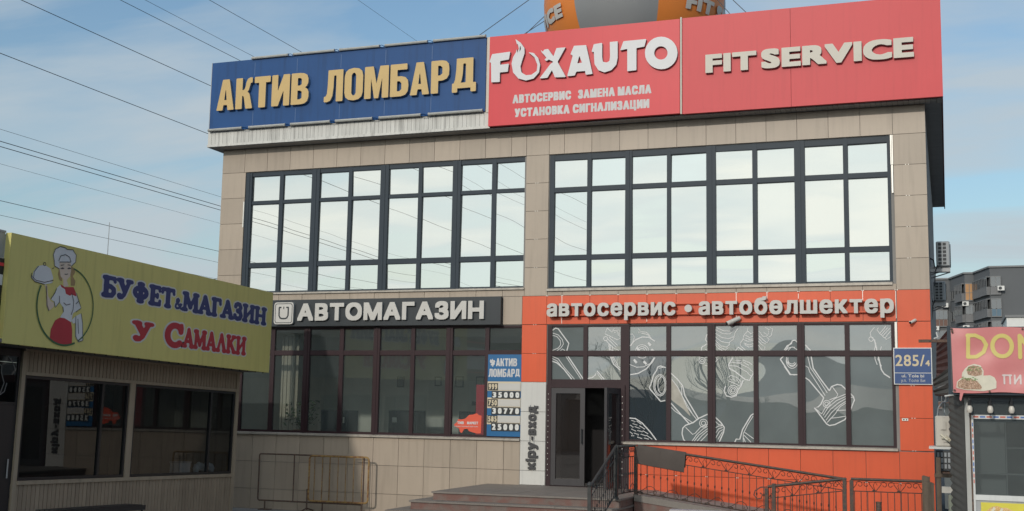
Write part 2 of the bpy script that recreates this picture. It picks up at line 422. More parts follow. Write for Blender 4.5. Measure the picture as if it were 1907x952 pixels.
def sdf_loops(loops, X, Y):
    D = np.full(X.shape, 1e9); W = np.zeros(X.shape, int)
    for lp in loops:
        P = np.array(lp); Q = np.roll(P, -1, 0)
        for (ax, ay), (bx, by) in zip(P, Q):
            ex, ey = bx - ax, by - ay; L = ex * ex + ey * ey
            if L < 1e-14: continue
            t = np.clip(((X - ax) * ex + (Y - ay) * ey) / L, 0, 1)
            D = np.minimum(D, (X - ax - t * ex) ** 2 + (Y - ay - t * ey) ** 2)
            cr_ = ex * (Y - ay) - ey * (X - ax)
            W += ((ay <= Y) & (by > Y) & (cr_ > 0)).astype(int) - ((ay > Y) & (by <= Y) & (cr_ < 0)).astype(int)
    D = np.sqrt(D)
    return np.where(W != 0, -D, D)

def contour(F, x0, y0, h):
    """filled region F < 0 of a grid as 2-D verts and faces"""
    ny, nx = F.shape
    F = np.where(np.abs(F) < 1e-6, 1e-6, F)
    verts, key, faces = [], {}, []
    def vid(k, x, y):
        if k not in key: key[k] = len(verts); verts.append((x, y))
        return key[k]
    ins = F < 0
    cnt = ins[:-1, :-1].astype(int) + ins[1:, :-1] + ins[:-1, 1:] + ins[1:, 1:]
    for j, i in zip(*np.nonzero(cnt)):
        c = [(i, j), (i + 1, j), (i + 1, j + 1), (i, j + 1)]
        val = [F[b, a] for a, b in c]
        poly = []
        for k in range(4):
            a, b = c[k], c[(k + 1) % 4]; va, vb = val[k], val[(k + 1) % 4]
            if va < 0: poly.append(vid(a, x0 + a[0] * h, y0 + a[1] * h))
            if (va < 0) != (vb < 0):
                t = va / (va - vb)
                k2 = (min(a, b), max(a, b))
                poly.append(vid(k2, x0 + (a[0] + t * (b[0] - a[0])) * h, y0 + (a[1] + t * (b[1] - a[1])) * h))
        if len(poly) > 2: faces.append(tuple(poly))
    return verts, faces

def fat_glyph(loops, sx, sz, a, b, h):
    """outline scaled by sx, sz and grown by a (across) and b (up)"""
    L = [[(x * sx, y * sz) for x, y in lp] for lp in loops]
    xs = [p[0] for l in L for p in l]; ys = [p[1] for l in L for p in l]
    x0, x1, y0, y1 = min(xs) - a - 2 * h, max(xs) + a + 2 * h, min(ys) - b - 2 * h, max(ys) + b + 2 * h
    X, Y = np.meshgrid(np.arange(x0, x1 + h, h), np.arange(y0, y1 + h, h))
    Fm = sdf_loops(L, X, Y)
    na, nb = int(round(a / h)), int(round(b / h))
    G = Fm.copy()
    for k in range(1, na + 1):
        G[:, k:] = np.minimum(G[:, k:], Fm[:, :-k]); G[:, :-k] = np.minimum(G[:, :-k], Fm[:, k:])
    Fm = G.copy()
    for k in range(1, nb + 1):
        G[k:, :] = np.minimum(G[k:, :], Fm[:-k, :]); G[:-k, :] = np.minimum(G[:-k, :], Fm[k:, :])
    return contour(G, x0, y0, h)

def solid(mb, verts, faces, d0, d1, fr, mi=0, mi_side=None):
    """2-D fill to a raised letter: front at d1, sides back to d0"""
    n = len(verts); b = len(mb.v)
    cnt = {}
    for f in faces:
        for i in range(len(f)):
            e = (f[i], f[(i + 1) % len(f)]); cnt[e] = cnt.get(e, 0) + 1
    mb.v += [fr(u, v, d1) for u, v in verts]
    for f in faces: mb.f.append(tuple(b + i for i in f)); mb.m.append(mi)
    if d0 is not None and abs(d1 - d0) > 1e-9:
        mb.v += [fr(u, v, d0) for u, v in verts]
        for (p, q) in cnt:
            if (q, p) not in cnt:
                mb.f.append((b + p, b + n + p, b + n + q, b + q)); mb.m.append(mi if mi_side is None else mi_side)

def set_line(text, x0, x1, z0, z1, wt=(0.0, 0.0), gap=0.12, space=0.45, res=0.02, cap='Н', thin=None, kern=None):
    """letters of a line fitted in the box; sizes wt, gap and space are in capital heights. Returns [(char, verts, faces)]"""
    H = z1 - z0
    a, b = wt
    ys = [p[1] for l in outline(cap) for p in l]; ch = max(ys) - min(ys)
    sz = (1 - 2 * b) / ch
    ws = []
    for c in text:
        if c == ' ': ws.append(None); continue
        xs = [p[0] for l in outline(c) for p in l]; ws.append((min(xs), max(xs)))
    thin = thin or {}; kern = kern or {}
    A_ = [thin.get(c, a) for c in text]
    K_ = [kern.get(text[i:i + 2], 0.0) for i in range(len(text))]
    tot = (x1 - x0) / H
    g = sum(w[1] - w[0] for w in ws if w)
    fixed = sum(2 * q for q, w in zip(A_, ws) if w) + sum(space for w in ws if w is None) + gap * (len(text) - 1) + sum(K_)
    sx = (tot - fixed) / g
    out = []; pen = 0.0
    for c, w, a, kn in zip(text, ws, A_, K_):
        if w is None: pen += space + gap; continue
        V, Fs = fat_glyph(outline(c), sx, sz, a, b, res)
        off = pen + a - w[0] * sx
        out.append((c, [(x0 + (x + off) * H, z0 + (y + b - min(ys) * sz) * H) for x, y in V], Fs))
        pen += (w[1] - w[0]) * sx + 2 * a + gap + kn
    return out

def letters(parent, line, d0, d1, fr, mats, name='letter'):
    for c, V, Fs in line:
        mb = MB(); solid(mb, V, Fs, d0, d1, fr, 0, 1 if len(mats) > 1 else 0)
        mb.build(name, mats, parent)
def lettering(parent, lines, d0, d1, fr, mats, name='lettering'):
    mb = MB()
    for line in lines:
        for c, V, Fs in line: solid(mb, V, Fs, d0, d1, fr, 0, 1 if len(mats) > 1 else 0)
    return mb.build(name, mats, parent)

def poly_fill(poly, holes=(), res=0.01, grow=0.0):
    xs = [p[0] for p in poly]; ys = [p[1] for p in poly]
    h = res; m = 3 * h + grow
    X, Y = np.meshgrid(np.arange(min(xs) - m, max(xs) + m, h), np.arange(min(ys) - m, max(ys) + m, h))
    Fm = sdf_loops([poly], X, Y) - grow
    for ho in holes: Fm = np.maximum(Fm, -sdf_loops([ho], X, Y))
    return contour(Fm, min(xs) - m, min(ys) - m, h)

def strokes_field(strokes, X, Y, k=0.02):
    Fm = None
    for r, pts in strokes:
        D = np.full(X.shape, 1e9)
        for (ax, ay), (bx, by) in zip(pts[:-1], pts[1:]):
            ex, ey = bx - ax, by - ay; L = ex * ex + ey * ey + 1e-12
            t = np.clip(((X - ax) * ex + (Y - ay) * ey) / L, 0, 1)
            D = np.minimum(D, np.sqrt((X - ax - t * ex) ** 2 + (Y - ay - t * ey) ** 2))
        D = D - r
        if Fm is None: Fm = D
        else:
            hh = np.clip(0.5 + 0.5 * (Fm - D) / k, 0, 1)
            Fm = Fm * (1 - hh) + D * hh - k * hh * (1 - hh)
    return Fm

def ribbon(mb, pts, w, d, fr, mi=0):
    P = [Vector(p) for p in pts]
    n = len(P); L = []; Rr = []
    for i in range(n):
        t = (P[min(i + 1, n - 1)] - P[max(i - 1, 0)])
        t = t.normalized() if t.length > 1e-9 else Vector((1, 0))
        nn = Vector((-t.y, t.x)) * (w / 2)
        L.append(P[i] + nn); Rr.append(P[i] - nn)
    vs = [fr(p.x, p.y, d) for p in L] + [fr(p.x, p.y, d) for p in Rr]
    mb.add(vs, [(i, i + 1, n + i + 1, n + i) for i in range(n - 1)], mi)

def arc(cx, cy, r, a0, a1, n=10, ry=None):
    ry = ry or r
    return [(cx + r * math.cos(R(a0 + (a1 - a0) * i / (n - 1))), cy + ry * math.sin(R(a0 + (a1 - a0) * i / (n - 1)))) for i in range(n)]

# heavy narrow capitals drawn by hand: unit height, (width, outline, holes)
IMPACT = {
 'А': (0.62, [(0, 0), (.19, 1), (.43, 1), (.62, 0), (.40, 0), (.375, .17), (.245, .17), (.22, 0)], [[(.268, .33), (.31, .74), (.352, .33)]]),
 'К': (0.60, [(0, 0), (0, 1), (.23, 1), (.23, .60), (.30, .62), (.34, .72), (.36, .85), (.41, .96), (.50, 1), (.58, 1), (.58, .83), (.52, .82), (.49, .72), (.46, .60), (.41, .54), (.47, .50), (.50, .42), (.60, 0), (.36, 0), (.29, .38), (.26, .42), (.23, .42), (.23, 0)], []),
 'Т': (0.56, [(0, 1), (.56, 1), (.56, .80), (.40, .80), (.40, 0), (.16, 0), (.16, .80), (0, .80)], []),
 'И': (0.62, [(0, 0), (0, 1), (.21, 1), (.21, .47), (.40, 1), (.62, 1), (.62, 0), (.41, 0), (.41, .50), (.23, 0)], []),
 'В': (0.60, [(0, 0), (0, 1), (.30, 1), (.44, .98), (.54, .92), (.58, .80), (.58, .68), (.54, .58), (.47, .53), (.55, .48), (.60, .38), (.60, .22), (.56, .09), (.46, .02), (.32, 0)], [[(.22, .60), (.22, .84), (.30, .84), (.355, .80), (.355, .64), (.30, .60)], [(.22, .16), (.22, .44), (.30, .44), (.365, .40), (.365, .20), (.30, .16)]]),
 'Л': (0.64, [(0, 0), (0, .17), (.06, .18), (.10, .26), (.12, .5), (.13, 1), (.64, 1), (.64, 0), (.41, 0), (.41, .82), (.33, .82), (.32, .45), (.29, .18), (.22, .04), (.12, 0)], []),
 'О': (0.62, [(.31, 1.01), (.48, .98), (.58, .90), (.62, .76), (.62, .24), (.58, .10), (.48, .02), (.31, -.01), (.14, .02), (.04, .10), (0, .24), (0, .76), (.04, .90), (.14, .98)], [[(.235, .22), (.235, .78), (.27, .84), (.31, .86), (.35, .84), (.385, .78), (.385, .22), (.35, .16), (.31, .14), (.27, .16)]]),
 'М': (0.80, [(0, 0), (0, 1), (.29, 1), (.40, .45), (.51, 1), (.80, 1), (.80, 0), (.585, 0), (.585, .64), (.47, 0), (.33, 0), (.215, .64), (.215, 0)], []),
 'Б': (0.60, [(0, 0), (0, 1), (.55, 1), (.55, .82), (.23, .82), (.23, .62), (.36, .62), (.50, .58), (.58, .48), (.60, .32), (.58, .14), (.50, .04), (.36, 0)], [[(.225, .16), (.225, .47), (.31, .47), (.37, .40), (.37, .22), (.31, .16)]]),
 'Р': (0.58, [(0, 0), (0, 1), (.34, 1), (.48, .97), (.56, .88), (.58, .72), (.57, .54), (.50, .43), (.36, .38), (.23, .38), (.23, 0)], [[(.22, .54), (.22, .84), (.29, .84), (.36, .78), (.36, .60), (.29, .54)]]),
 'Д': (0.72, [(0, 0), (0, .27), (.05, .27), (.09, .38), (.12, .65), (.13, 1), (.63, 1), (.63, .27), (.72, .27), (.72, 0), (.56, 0), (.56, .12), (.16, .12), (.16, 0)], [[(.26, .28), (.41, .28), (.41, .84), (.33, .84), (.32, .55), (.29, .36)]]),
}
def impact_line(text, x0, x1, z0, z1, gap=0.055, res=0.02):
    H = z1 - z0; tot = sum(IMPACT[c][0] for c in text) + gap * (len(text) - 1); kx = (x1 - x0) / tot
    out = []; pen = 0.0
    for c in text:
        w, po, ho = IMPACT[c]
        V, Fs = poly_fill(po, ho, res=res)
        out.append((c, [(x0 + (pen + x) * kx, z0 + y * H) for x, y in V], Fs)); pen += w + gap
    return out
FOX = {'F':[(6.839,9.62),(6.895,9.79),(7.309,9.81),(7.278,9.64),(7.082,9.623),(7.083,9.54),(7.28,9.55),(7.259,9.376),(7.08,9.373),(7.081,9.167),(6.89,9.172),(6.874,9.607)],'tail':[(7.417,10.077),(7.539,9.983),(7.626,9.859),(7.628,9.743),(7.58,9.598),(7.541,9.468),(7.567,9.334),(7.67,9.266),(7.789,9.266),(7.906,9.339),(7.921,9.47),(7.851,9.641),(7.713,9.762),(7.832,9.735),(7.936,9.617),(7.982,9.465),(7.957,9.302),(7.841,9.18),(7.672,9.151),(7.501,9.207),(7.379,9.349),(7.341,9.551),(7.373,9.682),(7.44,9.792),(7.461,9.94)],'X':[(7.983,9.801),(8.035,9.74),(8.068,9.787),(8.152,9.796),(8.272,9.621),(8.336,9.796),(8.536,9.795),(8.363,9.498),(8.551,9.156),(8.311,9.169),(8.242,9.328),(8.144,9.172),(7.969,9.17),(8.207,9.462),(8.273,9.506),(8.172,9.564),(8.122,9.535),(8.071,9.572),(8.121,9.601),(8.07,9.671),(8.018,9.725)],'A':[(8.644,9.638),(8.719,9.811),(8.982,9.804),(9.126,9.175),(8.979,9.171),(8.965,9.253),(8.774,9.252),(8.742,9.173),(8.577,9.17),(8.694,9.601)],'Ahole':[(8.795,9.429),(8.837,9.589),(8.897,9.434)],'U':[(9.099,9.647),(9.146,9.806),(9.326,9.822),(9.328,9.514),(9.345,9.416),(9.426,9.393),(9.484,9.42),(9.497,9.516),(9.488,9.824),(9.656,9.825),(9.658,9.47),(9.627,9.327),(9.525,9.223),(9.379,9.187),(9.249,9.246),(9.166,9.382),(9.148,9.643)],'T':[(9.709,9.626),(9.779,9.814),(10.258,9.818),(10.22,9.662),(10.052,9.644),(10.054,9.18),(9.862,9.173),(9.86,9.645)],'O':[(10.902,9.468),(10.894,9.393),(10.869,9.324),(10.83,9.263),(10.777,9.214),(10.714,9.178),(10.643,9.159),(10.568,9.157),(10.494,9.171),(10.422,9.202),(10.358,9.248),(10.305,9.307),(10.264,9.375),(10.239,9.449),(10.23,9.526),(10.238,9.602),(10.263,9.672),(10.304,9.733),(10.357,9.783),(10.421,9.818),(10.492,9.836),(10.567,9.838),(10.642,9.823),(10.713,9.791),(10.777,9.745),(10.83,9.686),(10.87,9.618),(10.894,9.544)],'Ohole':[(10.7,9.485),(10.693,9.443),(10.673,9.405),(10.643,9.377),(10.604,9.361),(10.562,9.357),(10.519,9.368),(10.48,9.391),(10.45,9.425),(10.43,9.465),(10.423,9.509),(10.43,9.552),(10.449,9.59),(10.48,9.618),(10.519,9.635),(10.561,9.638),(10.604,9.627),(10.643,9.604),(10.673,9.57),(10.693,9.529)]}
